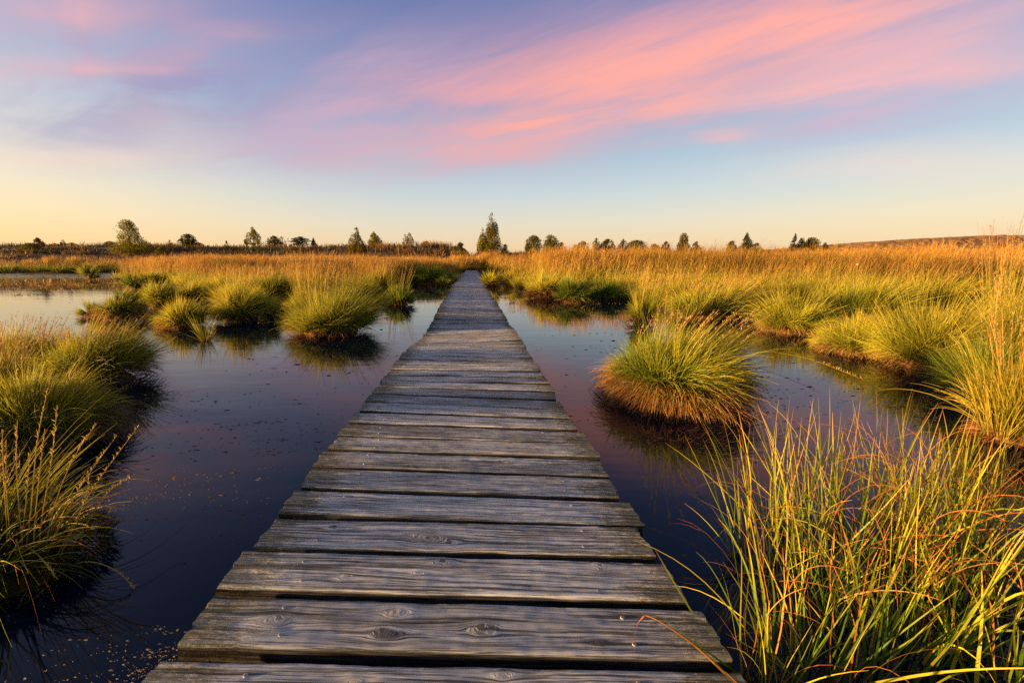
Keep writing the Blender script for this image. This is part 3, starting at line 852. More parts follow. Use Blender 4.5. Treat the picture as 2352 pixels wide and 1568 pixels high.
tussock('wide windswept tussock behind the big domed one', 1640, 742, 200, 652, n=3000, mat='leaf', stems=110, stop=628, skirt=240, lean=(.28, 0), mixmat='leaf_yellow')
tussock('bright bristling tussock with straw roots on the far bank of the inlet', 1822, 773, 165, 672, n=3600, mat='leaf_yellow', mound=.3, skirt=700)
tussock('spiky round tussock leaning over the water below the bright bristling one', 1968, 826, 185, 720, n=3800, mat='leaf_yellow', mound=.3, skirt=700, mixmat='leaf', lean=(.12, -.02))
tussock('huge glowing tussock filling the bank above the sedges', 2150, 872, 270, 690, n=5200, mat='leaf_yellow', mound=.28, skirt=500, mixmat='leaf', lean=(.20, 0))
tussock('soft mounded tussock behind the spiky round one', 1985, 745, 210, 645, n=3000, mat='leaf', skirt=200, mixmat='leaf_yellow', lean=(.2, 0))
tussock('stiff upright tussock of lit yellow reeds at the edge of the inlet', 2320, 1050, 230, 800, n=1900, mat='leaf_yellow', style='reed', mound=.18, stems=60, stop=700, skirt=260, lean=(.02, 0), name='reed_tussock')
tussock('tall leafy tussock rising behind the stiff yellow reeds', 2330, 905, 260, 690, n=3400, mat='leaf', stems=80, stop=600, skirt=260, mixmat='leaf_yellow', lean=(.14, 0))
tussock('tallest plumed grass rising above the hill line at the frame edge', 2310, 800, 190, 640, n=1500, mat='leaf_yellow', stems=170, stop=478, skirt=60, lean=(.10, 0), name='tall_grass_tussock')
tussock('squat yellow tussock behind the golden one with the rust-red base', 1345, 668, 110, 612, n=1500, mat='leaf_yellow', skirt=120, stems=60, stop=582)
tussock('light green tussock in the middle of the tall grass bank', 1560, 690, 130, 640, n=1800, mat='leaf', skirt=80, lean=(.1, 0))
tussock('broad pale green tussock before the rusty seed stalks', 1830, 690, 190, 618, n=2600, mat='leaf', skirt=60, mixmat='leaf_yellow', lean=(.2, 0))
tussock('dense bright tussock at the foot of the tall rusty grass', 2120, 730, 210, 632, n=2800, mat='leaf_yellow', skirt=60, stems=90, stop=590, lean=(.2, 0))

# long stalks of the big tussock
def hs(parent, pts, **k): return hero_stem(parent, [P3(*p) for p in pts], k.pop('rad', .0024), 'seed_stem', **k)
yb = bi[1]
for pts in ([(1535, 800, yb), (1528, 730, yb), (1530, 690, yb), (1533, 645, yb)],
            [(1550, 800, yb), (1542, 720, yb), (1545, 655, yb), (1548, 632, yb)],
            [(1560, 810, yb), (1590, 740, yb), (1640, 675, yb + .05), (1660, 655, yb + .08)],
            [(1570, 810, yb), (1640, 740, yb), (1720, 680, yb + .1), (1775, 632, yb + .1)],
            [(1560, 800, yb), (1575, 730, yb), (1600, 660, yb), (1622, 612, yb)],
            [(1550, 790, yb), (1560, 700, yb), (1580, 640, yb), (1590, 600, yb)],
            [(1580, 820, yb), (1660, 770, yb), (1740, 715, yb + .1), (1790, 690, yb + .15)]):
    hs(big, pts, heads=34, frac=.32, size=.022, wid=.0065)
hs(big, [(1580, 830, yb), (1690, 815, yb - .1), (1740, 806, yb - .15), (1850, 822, yb - .25), (1985, 872, yb - .4)], heads=40, frac=.18, size=.02, wid=.005)
hs(big, [(1580, 840, yb), (1680, 840, yb - .1), (1760, 850, yb - .15), (1880, 900, yb - .2)], heads=20, frac=.2, size=.016, wid=.005, rad=.0016)

# --- mossy clump at the lower left with golden seed stalks
def corner_clump():
    yc = 1.30; xc = across(-8, 1420, yc)
    t = thing('grass_clump', 'vivid green grass clump with golden seed stalks on a mossy hummock', 'grass clump', (xc, yc, 0))
    mound_obj(t, .30, .11, M['peat'], 4.4)
    b = BL(); n = 5200
    phi = rng.random(n) * 6.283; rho = np.sqrt(rng.random(n))
    z = .105 * (1 - .75 * rho ** 2)
    root = np.stack([.32 * rho * np.cos(phi), .32 * rho * np.sin(phi), z], 1)
    b.add(*blades(root, phi + rng.normal(0, .8, n), U(.2, 1.2, n), U(0, .8, n), U(.02, .055, n), U(.003, .006, n), seg=2))
    b.build('moss', M['moss'], t)
    b = BL()
    n = 420
    fountain(b, 260, .15, .11, .32, .005, lean=(.10, 0), seg=8, up=.05, out=.5, bend=(.2, 1.1))
    fountain(b, 110, .15, .10, .36, .0045, az0=-.1, spread=1.8, lean=(.1, 0), seg=9, up=.35, out=.6, bend=(.7, 1.6))
    b.build('green_leaves', M['leaf'], t)
    b = BL(); fountain(b, 280, .15, .11, .33, .0042, lean=(.15, 0), seg=8, up=.15, out=.6, bend=(.2, 1.3))
    b.build('yellow_leaves', M['leaf_yellow'], t)
    b = BL(); fountain(b, 60, .16, .10, .36, .0032, az0=-.2, spread=2.2, seg=9, up=.5, out=.7, bend=(.7, 1.5)); b.build('red_leaves', M['sedge_red'], t)
    for pts in ([(20, 1330, yc), (15, 1200, yc), (8, 1080, yc), (5, 985, yc)],
                [(60, 1330, yc), (45, 1180, yc), (38, 1060, yc), (40, 965, yc)],
                [(50, 1330, yc), (70, 1180, yc), (85, 1020, yc), (110, 890, yc)],
                [(85, 1330, yc), (95, 1200, yc), (118, 1060, yc), (132, 930, yc)],
                [(75, 1330, yc), (80, 1200, yc), (92, 1080, yc), (103, 985, yc)],
                [(95, 1330, yc), (120, 1180, yc), (165, 1060, yc), (222, 972, yc)],
                [(90, 1320, yc), (130, 1220, yc), (190, 1110, yc + .05), (268, 1000, yc + .05)],
                [(100, 1330, yc), (150, 1240, yc), (215, 1120, yc + .1), (318, 978, yc + .15)],
                [(110, 1330, yc), (160, 1230, yc), (195, 1150, yc + .05), (205, 1090, yc + .05)],
                [(40, 1340, yc), (50, 1240, yc), (62, 1130, yc), (68, 1040, yc)],
                [(120, 1330, yc), (200, 1200, yc + .05), (250, 1130, yc + .08), (300, 1098, yc + .1)],
                [(30, 1340, yc), (22, 1220, yc), (15, 1120, yc), (14, 1010, yc)],
                [(20, 1350, yc), (70, 1270, yc - .05), (110, 1300, yc - .1), (125, 1325, yc - .12)],
                [(110, 1340, yc), (190, 1290, yc - .02), (280, 1320, yc - .05), (355, 1425, yc - .08)]):
        hs(t, pts, heads=44, frac=.40, size=.014, wid=.0032, rad=.0019, mat='straw')
    hs(t, [(130, 1360, yc), (250, 1105, yc + .2), (380, 1098, yc + .3), (405, 1103, yc + .3)], heads=20, frac=.12, size=.014, wid=.004, rad=.0014)
corner_clump()

# --- sedges in the lower right
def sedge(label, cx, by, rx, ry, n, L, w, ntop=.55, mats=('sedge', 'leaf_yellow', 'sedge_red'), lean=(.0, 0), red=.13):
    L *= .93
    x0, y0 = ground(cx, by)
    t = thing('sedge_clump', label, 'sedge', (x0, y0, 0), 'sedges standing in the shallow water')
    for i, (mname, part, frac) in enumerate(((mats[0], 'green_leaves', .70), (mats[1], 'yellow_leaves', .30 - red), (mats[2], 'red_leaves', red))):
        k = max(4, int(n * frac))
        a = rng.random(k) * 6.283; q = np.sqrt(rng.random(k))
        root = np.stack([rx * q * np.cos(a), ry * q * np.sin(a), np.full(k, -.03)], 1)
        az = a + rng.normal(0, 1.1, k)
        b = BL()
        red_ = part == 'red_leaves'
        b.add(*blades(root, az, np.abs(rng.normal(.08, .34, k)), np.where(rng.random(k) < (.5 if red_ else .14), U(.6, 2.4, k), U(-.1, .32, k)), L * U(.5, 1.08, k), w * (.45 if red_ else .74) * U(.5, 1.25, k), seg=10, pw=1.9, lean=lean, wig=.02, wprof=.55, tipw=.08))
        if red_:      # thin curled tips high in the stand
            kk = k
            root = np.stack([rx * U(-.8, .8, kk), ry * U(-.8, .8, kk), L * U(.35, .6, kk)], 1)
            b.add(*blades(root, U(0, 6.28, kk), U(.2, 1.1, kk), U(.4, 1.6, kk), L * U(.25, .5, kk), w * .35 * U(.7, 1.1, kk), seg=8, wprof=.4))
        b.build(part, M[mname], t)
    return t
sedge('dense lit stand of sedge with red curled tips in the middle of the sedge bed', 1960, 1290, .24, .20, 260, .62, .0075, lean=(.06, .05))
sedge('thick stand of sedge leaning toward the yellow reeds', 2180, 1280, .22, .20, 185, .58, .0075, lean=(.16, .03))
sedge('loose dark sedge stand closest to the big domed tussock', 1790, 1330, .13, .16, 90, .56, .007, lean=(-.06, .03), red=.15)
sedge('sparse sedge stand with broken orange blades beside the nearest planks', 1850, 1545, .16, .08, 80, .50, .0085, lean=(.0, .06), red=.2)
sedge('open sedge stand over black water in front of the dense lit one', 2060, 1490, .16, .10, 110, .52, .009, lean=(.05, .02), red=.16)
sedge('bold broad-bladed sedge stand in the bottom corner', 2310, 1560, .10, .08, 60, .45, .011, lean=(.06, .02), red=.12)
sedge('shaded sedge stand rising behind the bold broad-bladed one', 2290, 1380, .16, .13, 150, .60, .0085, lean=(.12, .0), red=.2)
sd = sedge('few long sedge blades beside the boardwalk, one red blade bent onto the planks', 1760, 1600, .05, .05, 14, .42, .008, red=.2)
def blade_path(parent, pts, name, mat, wid):
    """one flat folded blade along given points, tapering to a tip"""
    P = smooth_path(pts, 4) - np.array(parent.location); n = len(P)
    T = np.gradient(P, axis=0); T /= np.linalg.norm(T, axis=1)[:, None]
    S = np.cross(T, [.25, -.6, .75]); S /= np.linalg.norm(S, axis=1)[:, None]
    w = wid * np.clip(1 - np.linspace(0, 1, n), .06, 1)[:, None] ** .6 * (1 + .25 * np.sin(np.linspace(0, 9, n)))[:, None]
    N = np.cross(S, T)
    V = np.stack([P - S * w, P + N * w * .35, P + S * w], 1).reshape(-1, 3)
    Q = [[i * 3 + j, i * 3 + j + 1, i * 3 + j + 4, i * 3 + j + 3] for i in range(n - 1) for j in (0, 1)]
    b = BL(); b.add(V, np.array(Q), np.repeat(np.linspace(.2, 1, n), 3), np.full(n * 3, .6))
    return b.build(name, M[mat], parent)
g = lambda x, y, z: (*ground(x, y, z), z)
blade_path(sd, [g(1790, 1660, .05), g(1690, 1568, .25), g(1600, 1485, .29), g(1530, 1435, .31), g(1488, 1414, .312), g(1476, 1418, .308), g(1461, 1440, .28), g(1456, 1478, .235)], 'bent_blade', 'sedge_red', .0026)

# ------------------------------------------------------------------ cotton grass
for lab, x, y, d in (('single white cotton grass tuft shining in the tall rusty grass', 1969, 607, 7.0),
                     ('single white cotton grass tuft low among the stiff yellow reeds', 2241, 825, 3.3),
                     ('distant white cotton grass speck beyond the far pond', 224, 602, 30.0)):
    p = P3(x, y, d)
    t = thing('cotton_grass', lab, 'cotton grass', (p[0], p[1], 0))
    s = max(.014, .7 * px_w(d))
    m = MB(); m.tube([(0, 0, -.05), (.01, 0, p[2] * .6), (0, 0, p[2])], [.002, .002, .0015], 5); m.build('stem', M['deadgrey'], t, attrs={'t': np.full(15, .5), 'r': np.full(15, .5)})
    k = 90; b = BL()
    a = U(0, 6.28, k)
    b.add(*blades(np.tile([0, 0, p[2]], (k, 1)), a, U(0, 2.2, k), U(.2, 1, k), s * U(.6, 1.2, k), np.full(k, s * .3), seg=2))
    b.build('fluff', M['fluff'], t)
# ------------------------------------------------------------------ tall moor grass, marsh grass, heath
TUSS = [(o.location.x, o.location.y) for o in SC.objects if o.type == 'EMPTY' and 'tuft' not in o.name and o.name != 'boardwalk']
TUSS = np.array(TUSS)

def scatter(n, dmin, dmax, xa, xb, ok):
    """places on land, denser near the walkway's start"""
    out = []
    while sum(len(o) for o in out) < n:
        k = n * 2
        d = np.exp(U(math.log(dmin), math.log(dmax), k)); px = U(xa, xb, k)
        x = (px - PX) / F0 * d; sdv = land_sd(x, d)
        m = ok(x, d, sdv)
        out.append(np.stack([x[m], d[m], sdv[m]], 1))
        if len(out) > 60: break
    return np.concatenate(out)[:n]

def deck_clear(x, y): return (np.abs(x - np.vectorize(deck_x)(y)) > np.where(y > 20, 0.68, 0.80)) | (y > 41.5)

def clumps(name, label, cat, places, culms, leaves, hc, hl, leafmat, stemmat='stem', rc=.26, lean=(.16, .02), plume=3, kind='stuff'):
    x, y, sdv = places.T
    z = land_z(x, y, sdv)
    n = len(x)
    root_t = None
    objs = []
    p = thing(name, label, cat, (0, 0, 0)) 
    p['kind'] = kind
    var = .62 + .72 * fbm(x * .35, y * .22, 3) + rng.normal(0, .08, n); pat = np.clip((fbm(x * .28 + 31, y * .16 + 7, 3) - .5) * 3.2 + .5, 0, 1)
    if leaves:
        k = np.clip(leaves * np.clip(14 / y, .35, 1.3), 12, None).astype(int)
        i = np.repeat(np.arange(n), k); q = len(i)
        ph = U(0, 6.28, q); rho = np.sqrt(rng.random(q))
        rr = rc * (0.8 + .4 * rng.random(n))[i]
        root = np.stack([x[i] + rr * rho * np.cos(ph), y[i] + rr * rho * np.sin(ph), z[i] - .05 + .1 * (1 - rho)], 1)
        w = np.maximum(.0055, .34 * y[i] / 455)
        L = (hl * var)[i] * U(.6, 1.15, q)
        tone = np.clip(rng.random(n)[i] * .8 + rng.random(q) * .45 - .12, 0, 1)
        b = BL(); b.add(*blades(root, ph + rng.normal(0, .6, q), .08 + .75 * rho * U(.4, 1, q), U(.3, 1.3, q) * (.5 + .6 * rho), L, w * U(.7, 1.3, q), seg=4, lean=lean, r=tone))
        b.build('green_leaves', M[leafmat], p)['kind'] = kind
    if culms:
        k = np.clip(culms * np.where(y < 17, .34, 1.0) * np.clip(14 / y, .35, 1.3), 6, None).astype(int)
        i = np.repeat(np.arange(n), k); q = len(i)
        ph = U(0, 6.28, q); rho = np.sqrt(rng.random(q))
        root = np.stack([x[i] + rc * rho * np.cos(ph), y[i] + rc * rho * np.sin(ph), z[i]], 1)
        w = np.maximum(.0035, .17 * y[i] / 455)
        L = (hc * var)[i] * U(.62, 1.05, q)
        tone = np.clip(pat[i] * .65 + rng.random(n)[i] * .3 + rng.random(q) * .4 - .18, 0, 1)
        res = blades(root, ph + rng.normal(0, .8, q), np.abs(rng.normal(0, .13, q)), U(.0, .45, q), L, w * U(.7, 1.2, q), seg=5, lean=lean, r=tone, wprof=.15, tipw=.5)
        b = BL(); b.add(*res)
        b.build('stem_tuft', M[stemmat], p)['kind'] = kind
        if plume:
            b = BL(); P = res[4]
            nn, s, _ = P.shape
            f = 1 - .26 * rng.random((nn, plume)); xx = f * (s - 1); ii = np.minimum(xx.astype(int), s - 2); ww = (xx - ii)[..., None]
            rows = np.arange(nn)[:, None]
            R = (P[rows, ii] * (1 - ww) + P[rows, ii + 1] * ww).reshape(-1, 3)
            yy = np.repeat(y[i], plume); m = len(R)
            b.add(*blades(R, U(0, 6.28, m), U(.05, .5, m), U(0, .5, m), np.maximum(.05, .010 * yy) * U(.6, 1.3, m), np.maximum(.004, .2 * yy / 455) * U(.6, 1.2, m), seg=2, r=np.repeat(tone, plume), lean=lean))
            b.t[0] = .55 + .45 * b.t[0]
            b.build('plume_foliage', M[stemmat], p)['kind'] = kind
    return p

ok_r_tall = lambda x, y, s: (s > .5 + .8 * vnoise(x * .6, y * .6)) & (x > 0) & deck_clear(x, y) & (y > 12 + 4 * vnoise(x * .25, y * .25) - .10 * np.maximum(x - 4, 0)) & (y < 46)
ok_l_tall = lambda x, y, s: (s > .6) & (x < 0) & deck_clear(x, y) & (y > 17 + 5 * vnoise(x * .3 + 9, y * .3)) & (y < 42)
ok_short = lambda x, y, s: (s > .12) & deck_clear(x, y)
clumps('tall_grass', 'tall rusty orange moor grass covering the bank beyond the inlet tussocks', 'grass', np.concatenate([scatter(1500, 8, 46, 1060, 2750, ok_r_tall), np.stack([U(-2.2, 2.2, 90), U(42.6, 49, 90), np.full(90, 2.0)], 1)]), 105, 75, 1.27, .68, 'leaf')
clumps('tall_grass', 'tall rusty orange moor grass band behind the pond tussocks', 'grass', scatter(900, 15, 46, 60, 1110, ok_l_tall), 95, 60, 1.0, .56, 'leaf')
clumps('marsh_grass', 'short green marsh grass between the tussocks along the inlet', 'grass', scatter(420, 8.0, 22, 1110, 2700, lambda x, y, s: ok_short(x, y, s) & (x > 0) & (s < 6) & (y > 9)), 10, 190, .9, .50, 'leaf_yellow', rc=.22, plume=2)
clumps('marsh_grass', 'short green marsh grass growing among the pond tussocks', 'grass', scatter(620, 7, 30, 200, 1060, lambda x, y, s: ok_short(x, y, s) & (x < 0) & (y < 27)), 5, 150, .85, .46, 'leaf_yellow', rc=.26, plume=2)
clumps('shore_grass', 'low green grass strip along the far shore of the pond', 'grass', scatter(520, 30, 52, -350, 700, lambda x, y, s: (s > .1) & (s < 7) & (x < -4) & (y > 30)), 4, 120, 1.0, .70, 'leaf', rc=.5, plume=1)

def build_heath():
    n = 5200
    x = U(-95, 75, n); y = U(41, 84, n)
    sdv = land_sd(x, y)
    keep = (sdv > 2) & (fbm(x * .12, y * .2, 3) > .33) & deck_clear(x, y)
    x, y, sdv = x[keep], y[keep], sdv[keep]
    z = land_z(x, y, sdv); n = len(x)
    k = 26; i = np.repeat(np.arange(n), k); q = len(i)
    tone = np.clip(fbm(x * .3, y * .3, 3)[i] * 1.6 - .3 + rng.normal(0, .15, q), 0, 1)
    hh = .25 + .75 * fbm(x * .2 + 9, y * .25, 3) ** 1.5
    ph = U(0, 6.28, q); rho = np.sqrt(rng.random(q)) * .8
    root = np.stack([x[i] + rho * np.cos(ph), y[i] + rho * np.sin(ph), z[i] - .05], 1)
    b = BL(); b.add(*blades(root, ph, U(0, 1.0, q), U(-.3, .8, q), hh[i] * U(.5, 1.25, q), U(.03, .085, q), seg=2, r=tone, wprof=.4, tipw=.35))
    o = b.build('heath', M['heath'])
    tag(o, 'dark brown heather covering the low bank under the trees', 'heather', kind='stuff')
build_heath()

def build_weeds():
    spots = []
    for (xa, xb, ya, yb, n) in ((70, 290, 652, 666, 90), (60, 330, 640, 647, 50), (0, 120, 655, 690, 14), (330, 420, 640, 662, 120), (-200, 60, 642, 652, 50), (900, 1040, 660, 690, 60), (1130, 1260, 660, 690, 60), (1080, 1440, 690, 720, 60)):
        X, Y = U(xa, xb, n), U(ya, yb, n)
        spots += [ground(a, c) for a, c in zip(X, Y)]
    S = np.array(spots); sdv = land_sd(S[:, 0], S[:, 1]); S = S[sdv < .05]
    dk = np.abs(S[:, 0]) > .75; S = S[dk]
    n = len(S); k = 12; i = np.repeat(np.arange(n), k); q = len(i)
    sc = np.clip(S[:, 1] / 24, .35, 1.5)[i]
    root = np.stack([S[i, 0] + rng.normal(0, .16, q) * sc, S[i, 1] + rng.normal(0, .2, q) * sc, np.full(q, -.01)], 1)
    b = BL(); b.add(*blades(root, U(0, 6.28, q), U(.1, 1.3, q), U(-.2, 1.2, q), .14 * sc * U(.4, 1.2, q), .03 * sc * U(.6, 1.4, q), seg=2))
    o = b.build('pond_weeds', M['weed'])
    tag(o, 'reddish brown bog plants spreading over the shallow far water', 'water plants', kind='stuff')
build_weeds()

def build_flecks():
    """small bits of plant matter on the water: raised specks gathered in drifts"""
    V, T_ = [], []
    groups = [(300, 620, 940, 1080, 26, 10), (180, 620, 1070, 1240, 60, 16), (560, 760, 960, 1040, 26, 16), (300, 900, 820, 950, 40, 5), (1290, 1420, 760, 1120, 40, 5), (1480, 1680, 1080, 1330, 40, 12),
              (1640, 1800, 880, 1010, 40, 10), (150, 420, 1440, 1600, 34, 34), (2100, 2380, 1150, 1560, 90, 16), (1750, 2250, 800, 1080, 90, 14), (400, 500, 1380, 1560, 6, 8), (1700, 2000, 1380, 1600, 40, 10), (700, 960, 700, 860, 24, 6), (60, 330, 690, 745, 16, 4)]
    for (xa, xb, ya, yb, n, k) in groups:
        for _ in range(n):
            c = ground(U(xa, xb, 1)[0], U(ya, yb, 1)[0])
            if land_sd(c[0], c[1]) > 0 or abs(c[0] + .04) < .7: continue
            L = c[1] * .05 * U(.3, 1.4, 1)[0]; ang = .35 + rng.normal(0, .2)
            for _ in range(int(rng.integers(2, k + 2))):
                u, v = rng.normal(0, L), rng.normal(0, L * .14)
                s = (.0011 + .0019 * c[1]) * U(.4, 1.2, 1)[0]
                x = c[0] + u * math.cos(ang) - v * math.sin(ang); y = c[1] + u * math.sin(ang) + v * math.cos(ang)
                s *= U(.35, 1.6, 1)[0]; a0 = rng.random() * 6.28; base = len(V); m = 5; st = U(1, 3.5, 1)[0]
                for j in range(m):
                    rr = s * U(.6, 1.2, 1)[0]; aa = a0 + j / m * 6.283
                    V.append((x + rr * st * math.cos(aa), y + rr * math.sin(aa), -.001))
                V.append((x + s * .2, y, s * U(.2, .6, 1)[0]))
                for j in range(m): T_.append((base + j, base + (j + 1) % m, base + m))
    o = make_obj('floating_debris', V, None, M['fleck'], tris=np.array(T_))
    tag(o, 'drifting brown flecks of dead plants on the water surface', 'debris', kind='stuff')
build_flecks()

# ------------------------------------------------------------------ trees on the bank
def leaf_cards(P, size):
    n = len(P)
    a = rng.normal(size=(n, 3)); a /= np.linalg.norm(a, axis=1)[:, None]
    c = rng.normal(size=(n, 3)); b = np.cross(a, c); b /= np.linalg.norm(b, axis=1)[:, None]
    s = (size * U(.55, 1.25, n))[:, None]
    V = np.stack([P - a * s * .5, P + b * s * .32, P + a * s * .5, P - b * s * .32], 1).reshape(-1, 3)
    Q = np.arange(n * 4).reshape(n, 4)
    return V, Q, np.repeat(rng.random(n), 4)

PROFILE = {
    'round': lambda u: np.sqrt(np.clip(1 - (2 * u - .9) ** 2 / 1.22, 0, 1)),
    'wide': lambda u: np.clip(1.04 - u, 0, 1) ** .5 * (0.90 + .10 * np.sin(u * 9)),
    'birch': lambda u: np.sin(math.pi * np.clip(u * .95 + .05, 0.02, 1) ** .6) ** .7 * (1 - .2 * u),
    'cone': lambda u: np.clip(1 - u, 0, 1) ** .9 * .95 + .05,
    'spruce': lambda u: np.clip(1 - u, 0, 1) ** .85 * (.85 + .15 * np.sin(u * 38) ** 2) + .04,
    'dome': lambda u: np.sqrt(np.clip(1 - u ** 2, 0, 1)),
    'column': lambda u: np.sin(math.pi * np.clip(u * .82 + .18, 0, 1) ** .95) ** .55,
    'umbrella': lambda u: np.where(u > .8, .55, np.where(u > .45, 1.0, .8)),
}
def tree(name, label, x0, x1, top, kind, d, mat, dens=1.0, bare=.1, cat=None):
    x = across((x0 + x1) / 2, 575, d)
    zg = float(land_z(np.array([x]), np.array([d]))[0]) - .06
    H = max(.5, height_at((x0 + x1) / 2, top, d) - zg)
    R = (across(x1, 575, d) - across(x0, 575, d)) / 2 * 1.16
    t = thing(name, label, cat or ('shrub' if 'shrub' in name or 'bush' in name else 'tree'), (x, d, zg))
    wp, hp = (x1 - x0) * .435, H / d * 455
    n = int(np.clip(wp * hp * 13.0 * dens, 420, 9000))
    z0 = bare * H
    f = PROFILE[kind]
    sx = rng.random() * 50
    N = n * 6
    u = rng.random(N); fu = f(u)
    keep = rng.random(N) < np.maximum(fu, .12) ** 1.4
    u, fu = u[keep], fu[keep]; N = len(u)
    a = U(0, 6.283, N)
    q = np.sqrt(rng.random(N)); 
    lob = 1 + (.95 if kind == 'birch' else .6) * (vnoise(np.cos(a) * 1.6 + sx, np.sin(a) * 1.6 + u * 7 + sx) - .5) + .22 * (rng.random(N) - .5)
    if kind == 'umbrella':
        lay = np.abs(((u * 3.0 + .35 * (vnoise(np.cos(a) * 1.5 + sx, np.sin(a) * 1.5 + sx) - .5)) % 1.0) - .5) < .36
        q = np.where(lay, q, q * .45)
    rad = R * np.maximum(fu, .08) * q * lob
    P = np.stack([rad * np.cos(a), rad * np.sin(a), z0 + (H - z0) * u * (1 + .06 * (rng.random(N) - .5))], 1)
    g = H * .13 + R * .1
    dn = vnoise(P[:, 0] / g + sx, P[:, 2] / g + P[:, 1] / g * .7 + sx) * .6 + vnoise(P[:, 1] / g * 1.7 + sx, P[:, 2] / g * 1.7) * .4
    thr = (.24 if kind == 'spruce' else .33) if dens > .7 else .43
    P = P[dn > thr + .12 * (q - .5)][:n]
    C_ = P[rng.choice(len(P), min(len(P), 18), replace=False)]
    nc = len(C_)
    size = max(.075, 1.1 * px_w(d)) * (0.9 if kind in ('spruce', 'umbrella') else 1.0)
    V, Q, r = leaf_cards(P, size)
    make_obj('crown', V, Q, M[mat], t, attrs={'r': r, 't': r})
    m = MB(); tr = max(.035, .022 * H)
    bend = rng.normal(0, .03, 2) * H
    tp = np.array([[bend[0] * s * s, bend[1] * s * s, H * .92 * s - .15 * (s == 0)] for s in np.linspace(0, 1, 6)])
    m.tube(tp, tr * np.array([1.25, .9, .7, .5, .3, .12]), 7)
    for c in C_[1:min(nc, 16)]:
        s = np.clip(c[2] / H * .62, .06, .85)
        st_ = np.array([bend[0] * s * s, bend[1] * s * s, H * .92 * s])
        m.tube([st_, st_ * .5 + c * .5 + np.array([0, 0, .03 * H]), c], [tr * .4, tr * .26, tr * .08], 4)
    m.build('trunk', M['bark'], t, smooth=True)
    return t

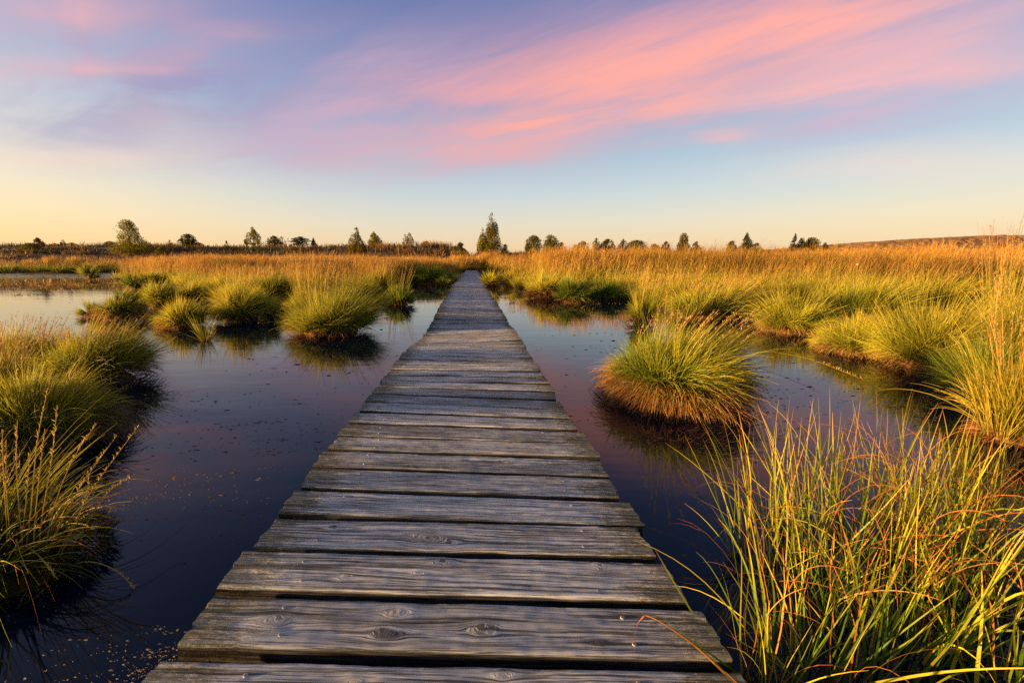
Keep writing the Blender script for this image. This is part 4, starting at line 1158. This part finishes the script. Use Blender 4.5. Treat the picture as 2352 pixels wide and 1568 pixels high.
TREES = [
 ('shrub', 'dark spreading shrub at the far end of the bank, under a pointed sapling', 50, 92, 558, 'dome', 56, 'fol_dark', 1.2, .0),
 ('pointed_tree', 'pointed sapling rising behind the dark spreading shrub', 76, 106, 545, 'cone', 62, 'fol_rust', .9, .03),
 ('shrub', 'low rounded shrub between the pointed sapling and a tiny spruce', 114, 141, 559, 'dome', 64, 'fol_rust', 1, .0),
 ('spruce_tree', 'tiny spruce with tiered branches among low shrubs far along the bank', 138, 157, 550, 'spruce', 64, 'fol_pine', .8, .02),
 ('shrub', 'small spreading bush touching the tiny spruce', 154, 180, 557, 'dome', 64, 'fol_dark', .9, .1),
 ('shrub', 'small flat-topped bush just before the biggest rounded tree', 241, 268, 554, 'dome', 66, 'fol_dark', .9, .15),
 ('broadleaf_tree', 'biggest broad rounded tree, wide crown reaching down to the heather', 263, 337, 506, 'wide', 55, 'fol_birch', .75, .02),
 ('shrub', 'dark low conifer shrub on the slope beside the biggest rounded tree', 352, 390, 566, 'dome', 50, 'fol_dark', 1.1, .0),
 ('sapling', 'thin airy sapling standing between the biggest tree and a round dark one', 385, 398, 550, 'cone', 66, 'fol_rust', .5, .1),
 ('round_tree', 'compact round dark tree on a short trunk', 419, 450, 537, 'round', 64, 'fol_dark', 1.2, .1),
 ('shrub', 'low dome of a bush leaning on the compact round dark tree', 448, 468, 557, 'dome', 66, 'fol_dark', 1, .0),
 ('sapling', 'lone little sapling on bare heath between round dark tree and airy birch', 514, 529, 553, 'cone', 66, 'fol_rust', .6, .05),
 ('birch_tree', 'airy upright birch with a side branch sticking out', 569, 598, 521, 'birch', 64, 'fol_birch', .62, .12),
 ('sapling', 'slim little tree hugging the airy upright birch', 561, 571, 545, 'column', 65, 'fol_birch', .6, .05),
 ('round_tree', 'low rounded tree sharing its spot with a thin bare-looking sapling', 617, 645, 542, 'round', 64, 'fol_dark', 1.1, .08),
 ('sapling', 'thin see-through sapling next to the low rounded tree', 640, 658, 543, 'column', 66, 'fol_birch', .35, .1),
 ('umbrella_pine', 'flat-topped pine with layered umbrella branches', 669, 711, 544, 'umbrella', 64, 'fol_pine', .8, .38),
 ('cone_tree', 'small cone-shaped tree beside the flat-topped pine', 711, 731, 546, 'cone', 64, 'fol_rust', 1, .0),
 ('birch_tree', 'sunlit conical birch rooted low in the orange grass', 799, 841, 522, 'birch', 46, 'fol_birch', .9, .04),
 ('birch_tree', 'full oval birch behind the sunlit conical one', 845, 876, 532, 'birch', 60, 'fol_birch', 1.1, .02),
 ('shrub', 'tiny bush a little beyond the full oval birch', 890, 899, 559, 'cone', 66, 'fol_rust', 1, .0),
 ('shrub', 'tiny dark fir bush next to the tiniest rusty bush', 901, 911, 558, 'cone', 66, 'fol_pine', 1, .0),
 ('birch_tree', 'slender see-through birch standing alone above the heath', 925, 949, 533, 'column', 64, 'fol_birch', .42, .06),
 ('sapling', 'crooked sparse sapling between the slender birch and a bushy cone tree', 968, 990, 554, 'dome', 64, 'fol_rust', .45, .2),
 ('cone_tree', 'bushy cone-shaped tree close to where the boardwalk vanishes', 1043, 1073, 545, 'cone', 52, 'fol_dark', 1.1, .0),
 ('birch_tree', 'tallest tree, full teardrop birch near the end of the boardwalk', 1113, 1148, 489, 'column', 54, 'fol_birch', 1.15, .02),
 ('birch_tree', 'shorter leafy birch joined to the side of the tallest tree', 1095, 1122, 524, 'birch', 52, 'fol_birch', 1.05, .0),
 ('shrub', 'small dome bush right after the tallest tree', 1153, 1167, 560, 'dome', 66, 'fol_dark', 1, .1),
 ('round_tree', 'upright oval tree with a little bush at its foot, first after the tallest', 1211, 1241, 540, 'round', 66, 'fol_dark', 1.1, .1),
 ('shrub', 'little bush at the foot of the upright oval tree', 1204, 1217, 558, 'dome', 66, 'fol_birch', 1, .0),
 ('round_tree', 'egg-shaped tree with visible trunk, twin of the upright oval tree', 1247, 1280, 539, 'round', 66, 'fol_birch', 1.1, .1),
 ('round_tree', 'small reddish round tree following the egg-shaped one', 1280, 1297, 556, 'round', 68, 'fol_rust', 1, .1),
 ('shrub', 'small bush left of a dome tree, half sunk in grass', 1312, 1330, 561, 'dome', 70, 'fol_birch', 1, .0),
 ('round_tree', 'dome tree with a twiggy bare leader at its side', 1326, 1350, 554, 'round', 70, 'fol_dark', 1, .05),
 ('cone_tree', 'narrow pointed tree between two dome trees on the grass skyline', 1359, 1379, 545, 'birch', 72, 'fol_birch', 1.1, .0),
 ('round_tree', 'dark squat dome tree after the narrow pointed one', 1381, 1409, 549, 'round', 72, 'fol_dark', 1.2, .0),
 ('birch_tree', 'pale feathery tree with light showing through it', 1418, 1443, 547, 'birch', 72, 'fol_rust', .7, .0),
 ('round_tree', 'widest dark dome tree on the grass skyline', 1441, 1481, 551, 'round', 72, 'fol_dark', 1.1, .0),
 ('shrub', 'low flat bush barely topping the orange grass', 1487, 1517, 560, 'dome', 74, 'fol_dark', 1, .0),
 ('shrub', 'small bush beside a taller bushy tree in the orange grass', 1519, 1538, 554, 'dome', 74, 'fol_dark', 1, .0),
 ('round_tree', 'bushy peaked tree standing highest over the middle of the tall grass', 1552, 1584, 535, 'wide', 74, 'fol_birch', 1, .02),
 ('shrub', 'rusty bush just past the bushy peaked tree', 1587, 1609, 555, 'dome', 74, 'fol_rust', 1, .0),
 ('round_tree', 'little round tree shortly before the large dark spruce', 1670, 1688, 553, 'round', 76, 'fol_dark', 1.1, .1),
 ('spruce_tree', 'large dark spruce with a bent tip above the tall grass', 1694, 1731, 535, 'spruce', 74, 'fol_pine', 1.5, .0),
 ('shrub', 'sprawling low bush trailing from the large dark spruce', 1725, 1749, 557, 'dome', 76, 'fol_dark', .9, .0),
 ('spruce_tree', 'lopsided spruce pressed against a pair of round bushes', 1810, 1836, 537, 'spruce', 76, 'fol_pine', 1.2, .0),
 ('round_tree', 'narrow round bush wedged beside the lopsided spruce', 1830, 1850, 546, 'dome', 76, 'fol_birch', 1, .0),
 ('round_tree', 'domed bush, last tree before the wooded hill begins', 1848, 1878, 545, 'round', 76, 'fol_dark', 1.2, .0),
 ('shrub', 'faint low bush at the foot of the wooded hill', 1885, 1902, 557, 'dome', 78, 'fol_rust', 1, .0),
]
for T in TREES: tree(*T)
